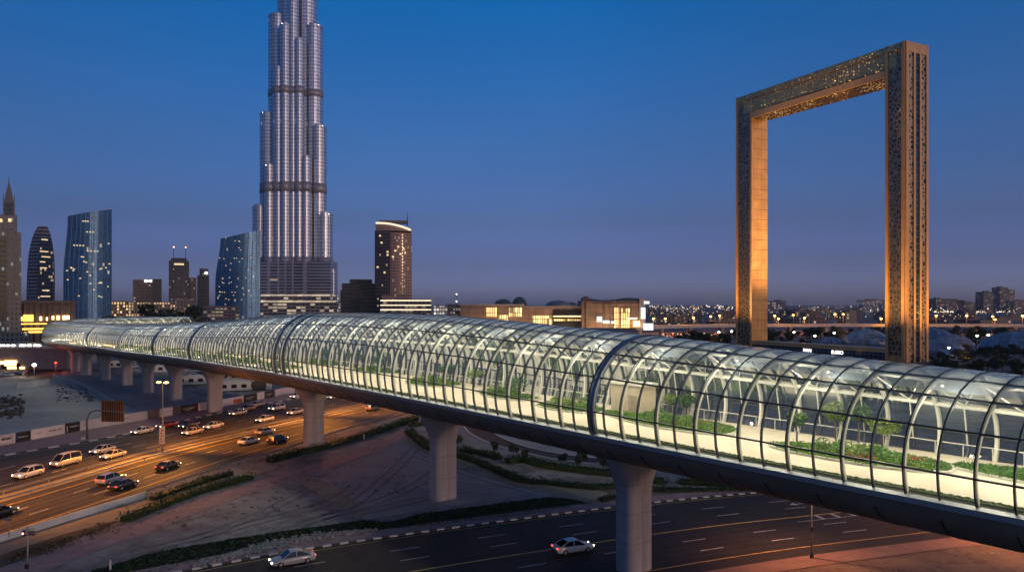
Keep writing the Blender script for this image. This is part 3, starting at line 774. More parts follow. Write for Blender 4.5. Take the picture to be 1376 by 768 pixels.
# sill ledge
for s in (1, -1):
    mb = MB(); rings = []
    for i in s_idx:
        w = edge_w(i)
        rings.append([pt(i, s * (w + d), z) for d, z in ((0.42, -0.42), (0.46, -0.02), (0.0, 0.08), (-0.35, 0.08), (-0.35, -0.42))])
    mb.loft(rings); mb.build('sill_ledge', M['trim'], BT)
mb = MB(); mb.loft([[pt(i, o * (edge_w(i) - 0.3), z) for o, z in ((1, -0.06), (1, 0.14), (-1, 0.14), (-1, -0.06))] for i in s_idx]); mb.build('deck_floor', M['floor'], BT)
# longitudinal rails
for u in (0.085, 0.21, 0.315, 0.40, 0.60, 0.685, 0.79, 0.915):
    mb = MB(); rings = []
    for i in s_idx:
        p = sec(i, u, -0.03); q = sec(i, u, 0.14); e = (sec(i, u + 0.004) - sec(i, u - 0.004)).normalized() * (0.065 if u not in (0.40, 0.60) else 0.085)
        rings.append([p - e, p + e, q + e, q - e])
    mb.loft(rings); mb.build('rail', M['rib'], BT)
def arc_rib(mb, i, w, o0, o1, n=26, u0=0.0, u1=1.0):
    t = fr(i)[1] * w / 2; rings = []
    for k in range(n + 1):
        u = u0 + (u1 - u0) * k / n; a, b = sec(i, u, o0), sec(i, u, o1)
        rings.append([a - t, a + t, b + t, b - t])
    return mb.loft(rings)
# dark glazing ribs: the hundred nearest are parts, the rest one part
vis = [i for i in s_idx if i > 40]
for i in vis[:92]: arc_rib(MB(), i, 0.1, -0.07, 0.16).build('glazing_rib', M['rib'], BT)
mb = MB()
for i in vis[92:] + [i for i in s_idx if i <= 40]: arc_rib(mb, i, 0.11, -0.07, 0.14, 16)
mb.build('glazing_ribs', M['rib'], BT)['kind'] = 'stuff'
# cream structural arches inside
arches = vis[::2]
for i in arches[:90]: arc_rib(arc_rib(MB(), i, 0.1, 0.2, 0.42, 14, 0.0, 0.42), i, 0.24, 0.2, 0.56, 16, 0.42, 1.0).build('arch', M['arch'], BT)
mb = MB()
for i in arches[90:]: arc_rib(mb, i, 0.18, 0.2, 0.42, 14)
mb.build('arches', M['arch'], BT)['kind'] = 'stuff'
# beam, posts and handrail along the far wall, diagonal struts
for u, w in ((0.80, 0.24), (0.66, 0.2)):
    mb = MB(); rings = []
    for i in s_idx:
        p = sec(i, u, 0.3); q = sec(i, u, 0.55); e = Vector((0, 0, w / 2)); rings.append([p - e, p + e, q + e, q - e])
    mb.loft(rings).build('wall_beam', M['arch'], BT)
mb = MB()
for a, b in zip(arches[:19], arches[1:20]):
    mid = (a + b) // 2
    mb.bar(sec(mid, 0.955, 0.35), sec(mid, 0.80, 0.4), 0.09, 0.09)
    mb.bar(sec(a, 0.66, 0.4), sec(mid, 0.80, 0.4), 0.1, 0.1)
    mb.bar(sec(mid, 0.80, 0.4), sec(b, 0.66, 0.4), 0.1, 0.1)
mb.build('wall_lattice', M['arch'], BT)
mb = MB()
for a, b in zip(s_idx[10:-1], s_idx[11:]):
    mb.bar(pt(a, -edge_w(a) + 0.9, 1.25), pt(b, -edge_w(b) + 0.9, 1.25), 0.07, 0.07)
    mb.bar(pt(a, -edge_w(a) + 0.9, 0.14), pt(a, -edge_w(a) + 0.9, 1.25), 0.05, 0.05)
mb.build('handrail', M['arch'], BT)
# collars (movement joints)
def near_col(x):
    k = (x - 688) / F
    return min(range(0, NP_ - 80), key=lambda i: abs((lambda p: p.x / p.y - k)(sec(i, 0.0))))
COLL = [near_col(x) for x in (1470, 800, 383, 372, 256, 207)]
for i in COLL: arc_rib(MB(), i, 0.55 if i < 400 else 0.9, -0.16, 0.35, 30).build('collar', M['collar'], BT, True)
for x in (160, 118): arc_rib(MB(), near_col(x), 0.8, -0.12, 0.5, 24).build('collar', M['arch'], BT, True)  # far collars coloured cream to paint in the white light on them
# planter strip behind the near sill
mb = MB(); mb.loft([[pt(i, edge_w(i) - d, z) for d, z in ((1.2, 0.15), (1.2, 0.32), (1.08, 0.32), (1.08, 0.15))] for i in s_idx]); mb.build('planter_kerb', M['arch'], BT)
mb = MB()
mb.loft([[pt(i, edge_w(i) - d, z) for d, z in ((1.08, 0.16), (1.08, 0.3), (0.42, 0.3), (0.42, 0.16))] for i in s_idx])
for i in s_idx[8:]:
    far = i > 500
    for _ in range(14 if far else 40):
        d = random.uniform(0.5, 1.05); c = pt(i, edge_w(i) - d, 0.33) + fr(i)[1] * random.uniform(-1.06, 1.06)
        q = 0.16 if far else 0.07; a = random.uniform(0, 6.28); dx, dy = math.cos(a) * q, math.sin(a) * q
        mb.add([(c.x - dx, c.y - dy, c.z - 0.12), (c.x + dx, c.y + dy, c.z - 0.12), (c.x + dx + random.gauss(0, .1), c.y + dy + random.gauss(0, .1), c.z + 0.03), (c.x - dx, c.y - dy, c.z + 0.03)], [(0, 1, 2, 3)])
mb.build('planter_grass', foliage('sill_grass', (0.07, 0.12, 0.04), (0.11, 0.17, 0.06), 0.7), BT)['kind'] = 'stuff'
# downlights under the arches and the light they give
hous = None
for k, i in enumerate(arches[:96]):
    u = 0.42 if k % 2 == 0 else 0.58
    p = sec(i, u, 0.78)
    MB().cyl((p.x, p.y, p.z - 0.12), 0.1 if k < 40 else 0.16, 0.12, 10).build('downlight', M['downl'], BT)
WARM = (1.0, 0.86, 0.62)
for k, i in enumerate(range(24, NP_ - 10, 16)):
    c, t, n, zd, zt = fr(i)
    near = i < 420
    e = 880 if near else 1200
    l_ = light('AREA', (c.x, c.y, zt - 1.0), e, WARM, 7.5, sy=1.2); l_.rotation_euler = (0, 0, math.atan2(n.y, n.x))
    for o_ in (4.6, -4.6): q = c + n * o_; light('POINT', (q.x, q.y, zd + (zt - zd) * 0.72), e * 0.42, WARM, 0.12)

# kiosk inside
i = near_col(850); i = min(range(NP_), key=lambda j: abs(pt(j, -4.0, 1.5).x / pt(j, -4.0, 1.5).y - (848 - 688) / F))
c, t, n, zd, zt = fr(i); q = pt(i, -4.6, 0.14); kt = thing('kiosk', 'plain beige kiosk standing on the cream floor inside the glass tube', 'kiosk', q)
ang = math.atan2(t.y, t.x)
KM = plain('kiosk_board', (0.55, 0.47, 0.36), 0.6, 0, 0.08)
MB().box(q, 4.6, 2.4, 3.3, ang).build('body', KM, kt)
MB().box(q + Vector((0, 0, 3.3)), 5.0, 2.8, 0.25, ang).build('roof', M['arch'], kt)
MB().box(q + n * 1.21 + t * -1.0, 1.3, 0.08, 2.2, ang).build('door', plain('kiosk_door', (0.36, 0.3, 0.22), 0.5), kt)

# planting beds on the deck
def bed(label, i0, o0, L, W, flowers=0.0, shr=6, group='planting beds inside the glass bridge', dens=1.0, lawn=False):
    c0 = pt(i0, o0, 0.14); t = thing('planting_bed', label, 'planting bed', c0, group)
    ol = []
    ph = random.uniform(0, 6.28)
    for k in range(36):
        a = 2 * math.pi * k / 36; rr = 1 + 0.10 * math.sin(2 * a + ph) + 0.07 * math.sin(3 * a + 2 * ph)
        ol.append((math.cos(a) * L * rr, math.sin(a) * W * rr))
    def wp(a, b, z): j = i0 + a / ST; jj = int(round(j)); return pt(jj, o0 + b, z)
    base_ = [wp(a, b, 0) for a, b in ol]; z0 = c0.z
    mb = MB(); mb.prism([(p.x, p.y) for p in base_], z0 - 0.05, z0 + 0.16); mb.build('soil_mound', M['soil'], t)
    mb = MB()
    for p, q in zip(base_, base_[1:] + base_[:1]): mb.bar((p.x, p.y, z0 + 0.08), (q.x, q.y, z0 + 0.08), 0.16, 0.24)
    mb.build('bed_kerb', M['arch'], t)
    lv, lm, fl = MB(), MB(), MB()
    n = int(70 * L * W * dens)
    for _ in range(n):
        a = random.uniform(0, 6.28); r = math.sqrt(random.random()) * 0.97
        rr = 1 + 0.10 * math.sin(2 * a + ph) + 0.07 * math.sin(3 * a + 2 * ph)
        p = wp(math.cos(a) * L * r * rr, math.sin(a) * W * r * rr, 0)
        hgt = 0.12 if r > 0.75 or lawn else 0.25 + 0.35 * max(0, noise.noise((p.x * 0.5, p.y * 0.5, 1.7)) + 0.25)
        k = noise.noise((p.x * 0.35, p.y * 0.35, 9.0))
        tgt = lv
        if not lawn and r < 0.85:
            if k > 0.28 and flowers: tgt = fl if random.random() < flowers else lv
            elif k < -0.25: tgt = lm
        leaves(tgt, (p.x, p.y, z0 + 0.15 + hgt * 0.5), (0.28, 0.28, hgt * 0.7), 5, 0.10, 0.2)
    for _ in range(shr):
        a = random.uniform(0, 6.28); r = random.uniform(0, 0.6); p = wp(math.cos(a) * L * r, math.sin(a) * W * r, 0)
        s_ = random.uniform(0.4, 0.75)
        leaves(lv if random.random() < 0.6 else lm, (p.x, p.y, z0 + 0.15 + s_ * 0.8), (s_, s_, s_ * 0.9), 260, 0.11)
    lv.build('ground_cover', M['lawn'] if lawn else M['inleaf'], t)
    if lm.v: lm.build('lime_shrubs', M['lime'], t)
    if fl.v: fl.build('red_flowers', M['redflower'], t)
    return t
def at_px(x, y):
    """nearest station and offset on the floor for a photo pixel"""
    best = None
    for i in range(0, NP_ - 60, 2):
        c, t, n, zd, zt = fr(i); g = G(x, y, zd + 0.14) - c
        a = abs(g.x * t.x + g.y * t.y)
        if best is None or a < best[0]: best = (a, i, g.x * n.x + g.y * n.y)
    return best[1], best[2]
i, o = at_px(1163, 612); bed('large oval bed with red flowers near the lone small tree in the glass bridge', i, o + 1.0, 6.9, 3.3, 0.6, 12, dens=1.8)
i, o = at_px(898, 566); bed('long green bed right of the beige kiosk inside the bridge', i, o + 0.8, 9.6, 3.1, 0.25, 12, dens=1.8)
i, o = at_px(1392, 641); bed('flat lawn bed with white rim at the end of the visible tube', i, o + 0.4, 5.0, 2.6, 0, 0, lawn=True, dens=2)
i, o = at_px(775, 548); bed('round green bed behind the thick dark collar of the tube', i, o + 0.8, 4.6, 2.8, 0, 12)
i, o = at_px(688, 532); bed('slim green bed left of the thick collar, with one bushy tree', i, o + 0.6, 6.6, 2.3, 0, 12)
i, o = at_px(592, 514); bed('bushy bed halfway along the tube above the pale middle pier', i, o + 1.6, 7.0, 3.2, 0, 16)
i, o = at_px(520, 498); bed('green bed next to the bushy one, above the highway lanes', i, o + 1.8, 7.5, 3.4, 0, 16, dens=0.8)
i, o = at_px(445, 488); bed('green bed inside the widest part of the tube above the highway pier', i, o + 1.8, 9.0, 3.4, 0, 16, dens=0.6)
k = near_col(340)
for q, l in zip((0, 36, 74, 112, 150, 190, 236), ('sparse bed behind the double collar, above white cabins', 'narrow bed behind reflections, above the tall orange lit pier', 'bed glowing yellow between two dark collars', 'bed in the dim stretch behind the collar above pier tops',
                      'bed in the far straight stretch of the tube', 'bed before the first pale collar', 'bed at the bend of the tube')):
    bed(l, k + q, 2.4, 7.6, 3.4, 0.2, 14, dens=0.35)

# trees inside
def small_tree(mat, h, r, n, multi=False, seed=0):
    rg = random.Random(seed); tr = MB(); cr_ = MB()
    tr.tube([(0, 0, 0), (0.03, 0.02, h * 0.3), (0.0, 0.04, h * 0.6), (0.05, 0, h * 0.85)], [0.09, 0.075, 0.05, 0.02], 7)
    for k in range(6):
        a = rg.uniform(0, 6.28); z = h * rg.uniform(0.38, 0.7); e = Vector((math.cos(a) * r * 0.7, math.sin(a) * r * 0.7, z + h * 0.18))
        tr.tube([(0, 0.02, z), e * 0.6 + Vector((0, 0, z * 0.4)), e], [0.035, 0.025, 0.012], 5)
        leaves(cr_, e, (r * 0.5, r * 0.5, h * 0.15), n // 8, 0.13, rng=rg)
    leaves(cr_, (0, 0, h * 0.75), (r * 0.8, r * 0.8, h * 0.24), n // 4, 0.13, rng=rg)
    return tr, cr_
def intree(label, x, y, h, r, mat='inleaf2', n=900, seed=1):
    i, o = at_px(x, y); o = max(-6.8, min(6.5, o)); p = pt(i, o, 0.16)
    t = thing('garden_tree', label, 'garden tree', p, 'small trees inside the glass bridge', random.uniform(0, 6))
    a, b = small_tree(mat, h, r, n, seed=seed)
    a.build('trunk', M['bark'], t, True, local=True); b.build('crown', M[mat], t, local=True)
intree('small round tree with bare stem left of the red flower bed', 1069, 596, 2.8, 0.8, seed=2)
intree('pale yellowish tree standing behind the red flower bed', 1122, 590, 3.6, 1.0, 'lime', seed=3)
intree('darker leafy tree next to the yellowish one in the glass tube', 1153, 594, 3.9, 1.2, seed=4)
intree('low spreading bright shrub tree at the end of the flower bed', 1190, 600, 2.5, 1.3, 'lime', seed=5)
intree('tall narrow tree just right of the beige kiosk', 897, 548, 3.9, 1.1, seed=6)
intree('slender tree near the far glass wall behind the long green bed', 950, 556, 2.6, 0.8, seed=7)
intree('thin tree at the far wall left of the white rail post', 932, 552, 2.3, 0.7, 'lime', seed=8)
intree('bushy tree in the slim bed left of the thick collar', 700, 538, 3.0, 1.6, seed=9)
intree('small tree behind the bushy bed halfway along the tube', 605, 512, 3.0, 1.2, seed=10)
intree('tree with pale leaves above the pale middle pier', 640, 520, 2.6, 1.1, 'lime', seed=11)
intree('leafy tree in the tube above the highway guardrail', 540, 498, 3.2, 1.4, seed=12)
intree('green tree among the ribs above the parked row of cars', 500, 494, 3.2, 1.5, seed=13)
intree('wide tree inside the widest part of the tube', 460, 488, 3.4, 1.6, seed=14)
intree('tree close behind the double collar in the tube', 410, 482, 3.2, 1.5, seed=15)

# ------------------------------------------------------------------ piers
def pier(x, y, label, w=4.3):
    g = G(x, y); i = min(range(NP_), key=lambda j: (PATH[j][0] - g.x) ** 2 + (PATH[j][1] - g.y) ** 2)
    c, t, n, zd, zt = fr(i); top = zd - 3.35
    th = thing('bridge_pier', label, 'pier', (c.x, c.y, 0), 'concrete piers carrying the glass bridge')
    rings = []
    N = 44
    for k in range(16):
        f = k / 15; z = (top + 0.35) * f
        fl = max(0.0, (f - 0.66) / 0.34); fl = fl * fl * (3 - 2 * fl)
        a, b = w / 2 * 0.86 + fl * 1.5, 1.35 + fl * 0.35; q = []
        for m in range(N):
            an = 2 * math.pi * m / N; cx, sy = math.cos(an), math.sin(an)
            X = math.copysign(abs(cx) ** 0.55, cx) * a; Y = math.copysign(abs(sy) ** 0.55, sy) * b
            gx = abs(X)
            if gx < 0.45: Y *= (0.82 - 0.5 * 0)  # fluted groove down the face
            q.append(c + n * X + t * Y + Vector((0, 0, z)))
        rings.append(q)
    MB().loft(rings).build('shaft', M['conc'], th, False)
    q = [(c + n * a * (w / 2 + 0.7) + t * b * 1.3) for a, b in ((-1, -1), (1, -1), (1, 1), (-1, 1))]
    MB().hexa([(*v[:2], top + 0.1) for v in q] + [(*v[:2], top + 0.62) for v in q]).build('bearing', M['dark'], th)
PIERS = [(853, 765, 'massive flared pier at the bottom edge beside the avenue'), (592, 669, 'pale flared pier standing alone on the dirt field'), (422, 602, 'pale pier rising from hedges at the highway edge'),
         (289, 553, 'orange tinted pier right behind the hoarding'), (235, 537, 'pier seen just right of the amber street lamp'), (197, 527, 'pier seen just left of the amber street lamp head'),
         (169, 517, 'third pier beyond the amber street lamp'), (142, 510, 'fourth pier beyond the amber street lamp, on gravel'), (119, 503, 'fifth pier beyond the street lamp, near the curved ramp'),
         (100, 499, 'sixth pier beyond the street lamp, by a lit doorway'), (80, 491, 'wide last pier under the bend of the tube')]
for k, (x, y, l) in enumerate(PIERS): pier(x, y, l, 4.3 if k < 4 else 4.0)
# ------------------------------------------------------------------ the golden frame
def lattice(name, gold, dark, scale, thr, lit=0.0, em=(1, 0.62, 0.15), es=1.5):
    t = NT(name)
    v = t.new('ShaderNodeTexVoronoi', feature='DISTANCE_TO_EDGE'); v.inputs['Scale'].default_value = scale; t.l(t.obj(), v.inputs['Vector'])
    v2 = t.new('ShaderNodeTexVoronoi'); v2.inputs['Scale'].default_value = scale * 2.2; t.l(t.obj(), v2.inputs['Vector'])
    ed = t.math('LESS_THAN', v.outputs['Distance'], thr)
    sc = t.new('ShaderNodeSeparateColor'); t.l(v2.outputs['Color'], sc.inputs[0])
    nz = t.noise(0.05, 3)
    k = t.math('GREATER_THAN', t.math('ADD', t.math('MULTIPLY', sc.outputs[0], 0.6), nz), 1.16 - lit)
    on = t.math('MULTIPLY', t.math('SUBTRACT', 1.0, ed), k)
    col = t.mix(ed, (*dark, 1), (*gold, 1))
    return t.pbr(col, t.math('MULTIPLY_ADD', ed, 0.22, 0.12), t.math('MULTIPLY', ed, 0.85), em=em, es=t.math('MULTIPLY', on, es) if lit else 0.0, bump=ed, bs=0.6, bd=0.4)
def tiles(name, c, rough, metal, w, h):
    t = NT(name); sp = t.new('ShaderNodeSeparateXYZ'); t.l(t.obj(), sp.inputs[0])
    z = t.math('FRACT', t.math('DIVIDE', sp.outputs[2], h)); u = t.math('FRACT', t.math('ADD', t.math('DIVIDE', t.math('ADD', sp.outputs[0], sp.outputs[1]), w), 100.0))
    ln = t.math('MAXIMUM', t.math('LESS_THAN', z, 0.05), t.math('LESS_THAN', u, 0.04))
    f = t.noise(0.15, 5); a = t.ramp(f, [(0.3, tuple(x * 0.75 for x in c)), (0.7, tuple(min(1, x * 1.2) for x in c))])
    return t.pbr(t.mix(ln, a, (*[x * 0.35 for x in c], 1)), rough, metal)
GOLD = tiles('gold_cladding', (0.6, 0.34, 0.12), 0.4, 0.3, 4.0, 6.0)
GOLDE = plain('gold_edge', (0.66, 0.40, 0.18), 0.4, 0.35, 0.12, 0.2)
LAT1 = lattice('lattice_on_dark_glass', (0.36, 0.26, 0.17), (0.03, 0.034, 0.042), 0.5, 0.12)
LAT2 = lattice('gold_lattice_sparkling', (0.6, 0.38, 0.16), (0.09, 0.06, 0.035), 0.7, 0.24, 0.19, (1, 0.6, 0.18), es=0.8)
LAT3 = lattice('gold_lattice_band', (0.62, 0.42, 0.25), (0.03, 0.024, 0.022), 0.5, 0.16)
BGL = facade('blue_curtain_glass', (0.10, 0.13, 0.18), (0.03, 0.06, 0.11), 2.2, 3.0, 0.86, 0.86, 0.0, rough=0.3, gmetal=0.4)
fP, fQ = P(990, 408, 453), P(1216, 408, 354); fP.z = fQ.z = 0
fd = (fQ - fP).normalized(); fn = Vector((-fd.y, fd.x, 0)); fn = fn if fn.y > 0 else -fn   # fn points away from the camera
ZT = 153.0; Z3 = Vector((0, 0, 1))
ft = thing('monument_frame', 'giant golden picture frame shaped monument with patterned lattice faces', 'monument', (fP + fQ) / 2)
WL, WR, TL, TR = 13.0, 10.0, 12.0, 16.5
def quadpart(name, mat, a, b, z0, z1, outn, th, par, inset=0.0):
    """slab on the vertical face from a to b, standing th proud along outn"""
    e = outn * th
    return MB().hexa([a + Z3 * z0 - outn * 0.3, b + Z3 * z0 - outn * 0.3, b + Z3 * z0 + e, a + Z3 * z0 + e,
                      a + Z3 * z1 - outn * 0.3, b + Z3 * z1 - outn * 0.3, b + Z3 * z1 + e, a + Z3 * z1 + e]).build(name, mat, par)
lA, lB, lC, lD = fP, fP + fd * WL, fP + fd * WL + fn * TL, fP + fn * TL
rA, rB, rC, rD = fQ - fd * WR, fQ, fQ + fn * TR, fQ - fd * WR + fn * TR
def prismq(q, z0, z1): return MB().hexa([v + Z3 * z0 for v in q] + [v + Z3 * z1 for v in q])
ll = prismq([lA, lB, lC, lD], 0, ZT).build('leg', GOLD, ft)
rl = prismq([rA, rB, rC, rD], 0, ZT).build('leg', GOLD, ft)
BH = 15.0
bm = prismq([lB + fd * 0.01, rA - fd * 0.01, rD - fd * 0.01, lC + fd * 0.01], ZT - BH, ZT - 0.02).build('beam', GOLDE, ft)
for A, w, lg in ((lA, WL, ll), (rA, WR, rl)):
    quadpart('lattice_panel', LAT1, A + fd * 2.0, A + fd * (w - 2.0), 3, ZT - 6, -fn, 0.35, lg)
    for u0, u1 in ((0.0, 1.5), (w - 1.5, w)): quadpart('edge_strip', GOLDE, A + fd * u0, A + fd * u1, 0, ZT, -fn, 0.7, lg)
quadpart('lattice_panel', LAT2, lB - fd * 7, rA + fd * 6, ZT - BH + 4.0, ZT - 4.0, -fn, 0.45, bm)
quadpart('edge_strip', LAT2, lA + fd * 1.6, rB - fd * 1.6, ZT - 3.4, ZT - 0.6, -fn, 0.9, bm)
quadpart('edge_strip', GOLDE, lB + fd * 0.1, rA - fd * 0.1, ZT - BH, ZT - BH + 3.4, -fn, 0.8, bm)
# soffit lattice under the beam
a, b, c, d = [lB.lerp(lC, 0.02) + fd * .1, rA.lerp(rD, 0.02) - fd * .1, rA.lerp(rD, 0.98) - fd * .1, lB.lerp(lC, 0.98) + fd * .1]
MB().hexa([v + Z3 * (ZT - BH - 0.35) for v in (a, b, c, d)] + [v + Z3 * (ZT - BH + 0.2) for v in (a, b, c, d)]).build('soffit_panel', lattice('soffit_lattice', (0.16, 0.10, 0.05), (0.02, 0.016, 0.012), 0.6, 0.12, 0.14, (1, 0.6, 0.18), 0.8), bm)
# outer end face of the near leg: gold strips, two lattice bands, a glass band
for u0, u1, m, th, nm in ((0, .12, GOLDE, .8, 'edge_strip'), (.12, .33, LAT3, .3, 'lattice_panel'), (.33, .42, GOLDE, .8, 'edge_strip'), (.42, .60, BGL, .25, 'glass_band'),
                          (.60, .68, GOLDE, .8, 'edge_strip'), (.68, .90, LAT3, .3, 'lattice_panel'), (.90, 1.0, GOLDE, .8, 'edge_strip')):
    quadpart(nm, m, rB.lerp(rC, u0), rB.lerp(rC, u1), 0, ZT - (0 if th > .5 else 5), fd, th, rl)
quadpart('edge_strip', GOLDE, rB.lerp(rC, .121), rB.lerp(rC, .899), ZT - 4.9, ZT - 0.05, fd, .75, rl)
bw = MB().hexa([v for v in (lB - fn * 0.5, rA - fn * 0.5, rA + fn * 6, lB + fn * 6)] + [v + Z3 * 4.2 for v in (lB - fn * 0.5, rA - fn * 0.5, rA + fn * 6, lB + fn * 6)]).build('base_wall', BGL, ft)
MB().hexa([v + Z3 * 4.2 for v in (lB - fn * 0.8, rA - fn * 0.8, rA + fn * 6.2, lB + fn * 6.2)] + [v + Z3 * 6.3 for v in (lB - fn * 0.8, rA - fn * 0.8, rA + fn * 6.2, lB + fn * 6.2)]).build('base_coping', GOLDE, bw)
def text(s, h, loc, right, mat, par, name='lettering', thick=0.06):
    cu = bpy.data.curves.new('txt', 'FONT'); cu.body = s; cu.size = h; cu.extrude = thick; cu.align_x = 'LEFT'
    o = bpy.data.objects.new('txt', cu); COL.objects.link(o)
    dg = bpy.context.evaluated_depsgraph_get(); me = bpy.data.meshes.new_from_object(o.evaluated_get(dg))
    bpy.data.objects.remove(o)
    r = Vector(right).normalized(); n = r.cross(Z3)
    me.transform(Matrix(((r.x, 0, n.x, 0), (r.y, 0, n.y, 0), (0, 1, 0, 0), (0, 0, 0, 1))))
    me.transform(Matrix.Translation(Vector(loc) - wloc(par))); me.materials.clear(); me.materials.append(mat)
    q = bpy.data.objects.new(name, me); COL.objects.link(q); q.parent = par; return q
def wallpt(x):
    k = (x - 688) / F; a, b = lB - fn * 0.75, rA - fn * 0.75
    f = (k * a.y - a.x) / ((b.x - a.x) - k * (b.y - a.y)); return a + (b - a) * f
LETW = glow('white_lit_letters', (1, 0.96, 0.88), 2.5)
p = wallpt(1079); text('IWAI', 2.6, (p.x, p.y, 1.9), fd, LETW, bw); p = wallpt(1117); text('EUIBO', 2.6, (p.x, p.y, 1.9), fd, LETW, bw)
def spot(loc, aim, e, col, cone=60, size=1.0):
    return light('SPOT', loc, e, col, size, aim=Vector(aim) - Vector(loc), cone=R(cone))
AMB = (1.0, 0.5, 0.12)
m1 = lB.lerp(lC, 0.5) + fd * 62; spot((m1.x, m1.y, 7), (lC.x, lC.y, 80), 900000, (1, 0.56, 0.25), 58)
m1 = lA.lerp(lB, 0.5) - fn * 26; spot((m1.x, m1.y, 4), (lB.x, lB.y, 66), 260000, AMB, 85)
m1 = rA.lerp(rB, 0.5) - fn * 26; spot((m1.x, m1.y, 4), (rA.x, rA.y, 66), 260000, AMB, 85)
m1 = rB.lerp(rC, 0.5) + fd * 24; spot((m1.x, m1.y, 2), (rC.x, rC.y, 62), 200000, AMB, 85)
m1 = (lB + rA) / 2 - fn * 45; spot((m1.x, m1.y, 3), (*(lB + rA).xy / 2, 146), 700000, AMB, 36)

# ------------------------------------------------------------------ supertall tower
TY = 1500.0; K = TY / F
def tx(x): return (x - 688) * K
def tz(y): return H + (HY - y) * K
FT = facade('tower_steel_glass', (0.72, 0.77, 0.86), (0.42, 0.48, 0.58), 3.4, 7.0, 0.94, 0.5, 0.005, (1, 0.75, 0.45), 1.2, rough=0.42, grough=0.34, wmetal=0.85, cyl=14, gmetal=0.8, fac_rand=0.2)
FTB = facade('tower_base_bands', (0.55, 0.52, 0.54), (0.10, 0.11, 0.14), 6.0, 6.0, 0.8, 0.55, 0.02, (1, 0.75, 0.45), 1.0, rough=0.35, grough=0.15, wmetal=0.6, cyl=14, gmetal=0.5)
MECH = plain('mechanical_louvre', (0.42, 0.4, 0.42), 0.5, 0.4, 0.3, 0.4)
FIN = plain('polished_fin', (0.3, 0.31, 0.36), 0.6, 0.3, 0.05, 0.1)
tt = thing('skyscraper', 'supertall silvery stepped tower of clustered round lobes, cut by the frame top', 'skyscraper', (tx(394), TY, 0))
lobes = [(384, 13.5, -170, 10), (410, 13.5, -120, 12), (397, 7.5, -260, -14), (371.5, 12.3, 21, 6), (420, 12.3, 34, 8), (359.5, 10.7, 153, 2), (427, 11, 170, 4), (350.3, 10.3, 278, -2), (436, 11, 288, 0),
         (378, 7.5, 96, -16), (388, 7, 40, -20), (406, 6.5, 60, -18), (415, 7, 215, -17), (366, 7, 225, -16)]
for x, r, yt, dy in lobes:
    zt = tz(yt); rr = r * K; n = 40; rings = []
    prof = [(0, 1), (tz(352), 1), (tz(352) + 1, 0.985), (zt - 5, 0.985), (zt - 5, 1.03), (zt, 1.03), (zt, 0.8), (zt + 4, 0.78)]
    if zt < tz(352): prof = [(0, 1), (zt, 1)]
    for z, q in prof:
        rings.append([(rr * q * (1 - 0.02 * (k % 2)) * math.cos(2 * math.pi * k / n), rr * q * (1 - 0.02 * (k % 2)) * math.sin(2 * math.pi * k / n), z) for k in range(n)])
    o = MB().loft(rings).build('lobe', FT, tt, local=True); o.location = (tx(x) - tx(394), dy * K * 0.8, 0)
    for y0, y1 in ((121, 130), (247, 260), (346, 358)):
        if tz(y0) < zt:
            q = MB().cyl((0, 0, tz(y1)), rr * 1.02, tz(y0) - tz(y1), 32).build('mechanical_band', MECH, o, True, local=True)
    for a in (-1.85,):
        MB().box((math.cos(a) * rr * 0.99, math.sin(a) * rr * 0.99, 0), 0.8, 0.8, zt - 6).build('fin', FIN, o, local=True)
    for a in (-1.9, -0.8):
        if random.random() < 0.6:
            MB().box((math.cos(a) * rr, math.sin(a) * rr, zt - 1), 1.0, 1.0, 1.0).build('roof_lamp', M['lampw'], o, local=True)
# stepped base
for x0, x1, y0, y1, dy in ((332, 452, 352, 400, -20), (326, 455, 396, 408, -30), (318, 464, 404, 430, -42)):
    w = (x1 - x0) * K
    o = MB().box((0, 0, 0), w, 60, tz(y0) - 0.5).build('podium_tier', FTB if y0 < 360 else facade('podium_bands%d' % y0, (0.38, 0.34, 0.33), (0.05, 0.05, 0.06), 9, 6, 0.9, 0.6, 0.35, (1, 0.8, 0.55), 0.9), tt, local=True)
    o.location = (tx((x0 + x1) / 2) - tx(394), dy, 0)
    if y0 > 360: MB().box((0, -30, tz(y0) - 2.0), w * 0.98, 1.0, 1.3).build('light_strip', glow('cornice_light%d' % y0, (1, 0.8, 0.55), 1.1), o, local=True)
o = MB().cyl((0, 0, 0), 4.5 * K, tz(362), 16).cyl((0, 0, tz(362)), 3 * K, 9, 16).cyl((0, 0, tz(362) + 9), 0.6, 14, 6).build('turret', FT, tt, local=True); o.location = (tx(449.5) - tx(394), -20, 0)

# ------------------------------------------------------------------ other towers
def base_thing(name, label, cat, x0, x1, Y, group=None, rz=0):
    va = 0.0
    if rz == 0 and Y < 2000 and name not in ('shopping_centre', 'car_park_deck'): rz = va = -math.atan(((x0 + x1) / 2 - 688) / F)
    t = thing(name, label, cat, ((x0 + x1) / 2 * Y / F - 0.688 * Y, Y, 0), group, rz)
    t.scale = (math.cos(va), 1, 1); return t   # turned to the avenue that runs past the bridge
def zz(y, Y): return H + (HY - y) * Y / F
def wd(a, Y): return a * Y / F
def windows(t, cells, mat, w, h):
    me = None
    for x, z, yf in cells:
        o = MB().box((0, 0, 0), w, 0.3, h).build('lit_window', mat, t, local=True) if me is None else None
        if o is None: o = me.copy(); COL.objects.link(o); o.parent = t
        else: me = o
        o.location = (x, yf, z)
WW = glow('window_warm', (1, 0.74, 0.4), 1.1); WC = glow('window_pale', (0.95, 0.9, 0.75), 1.2)
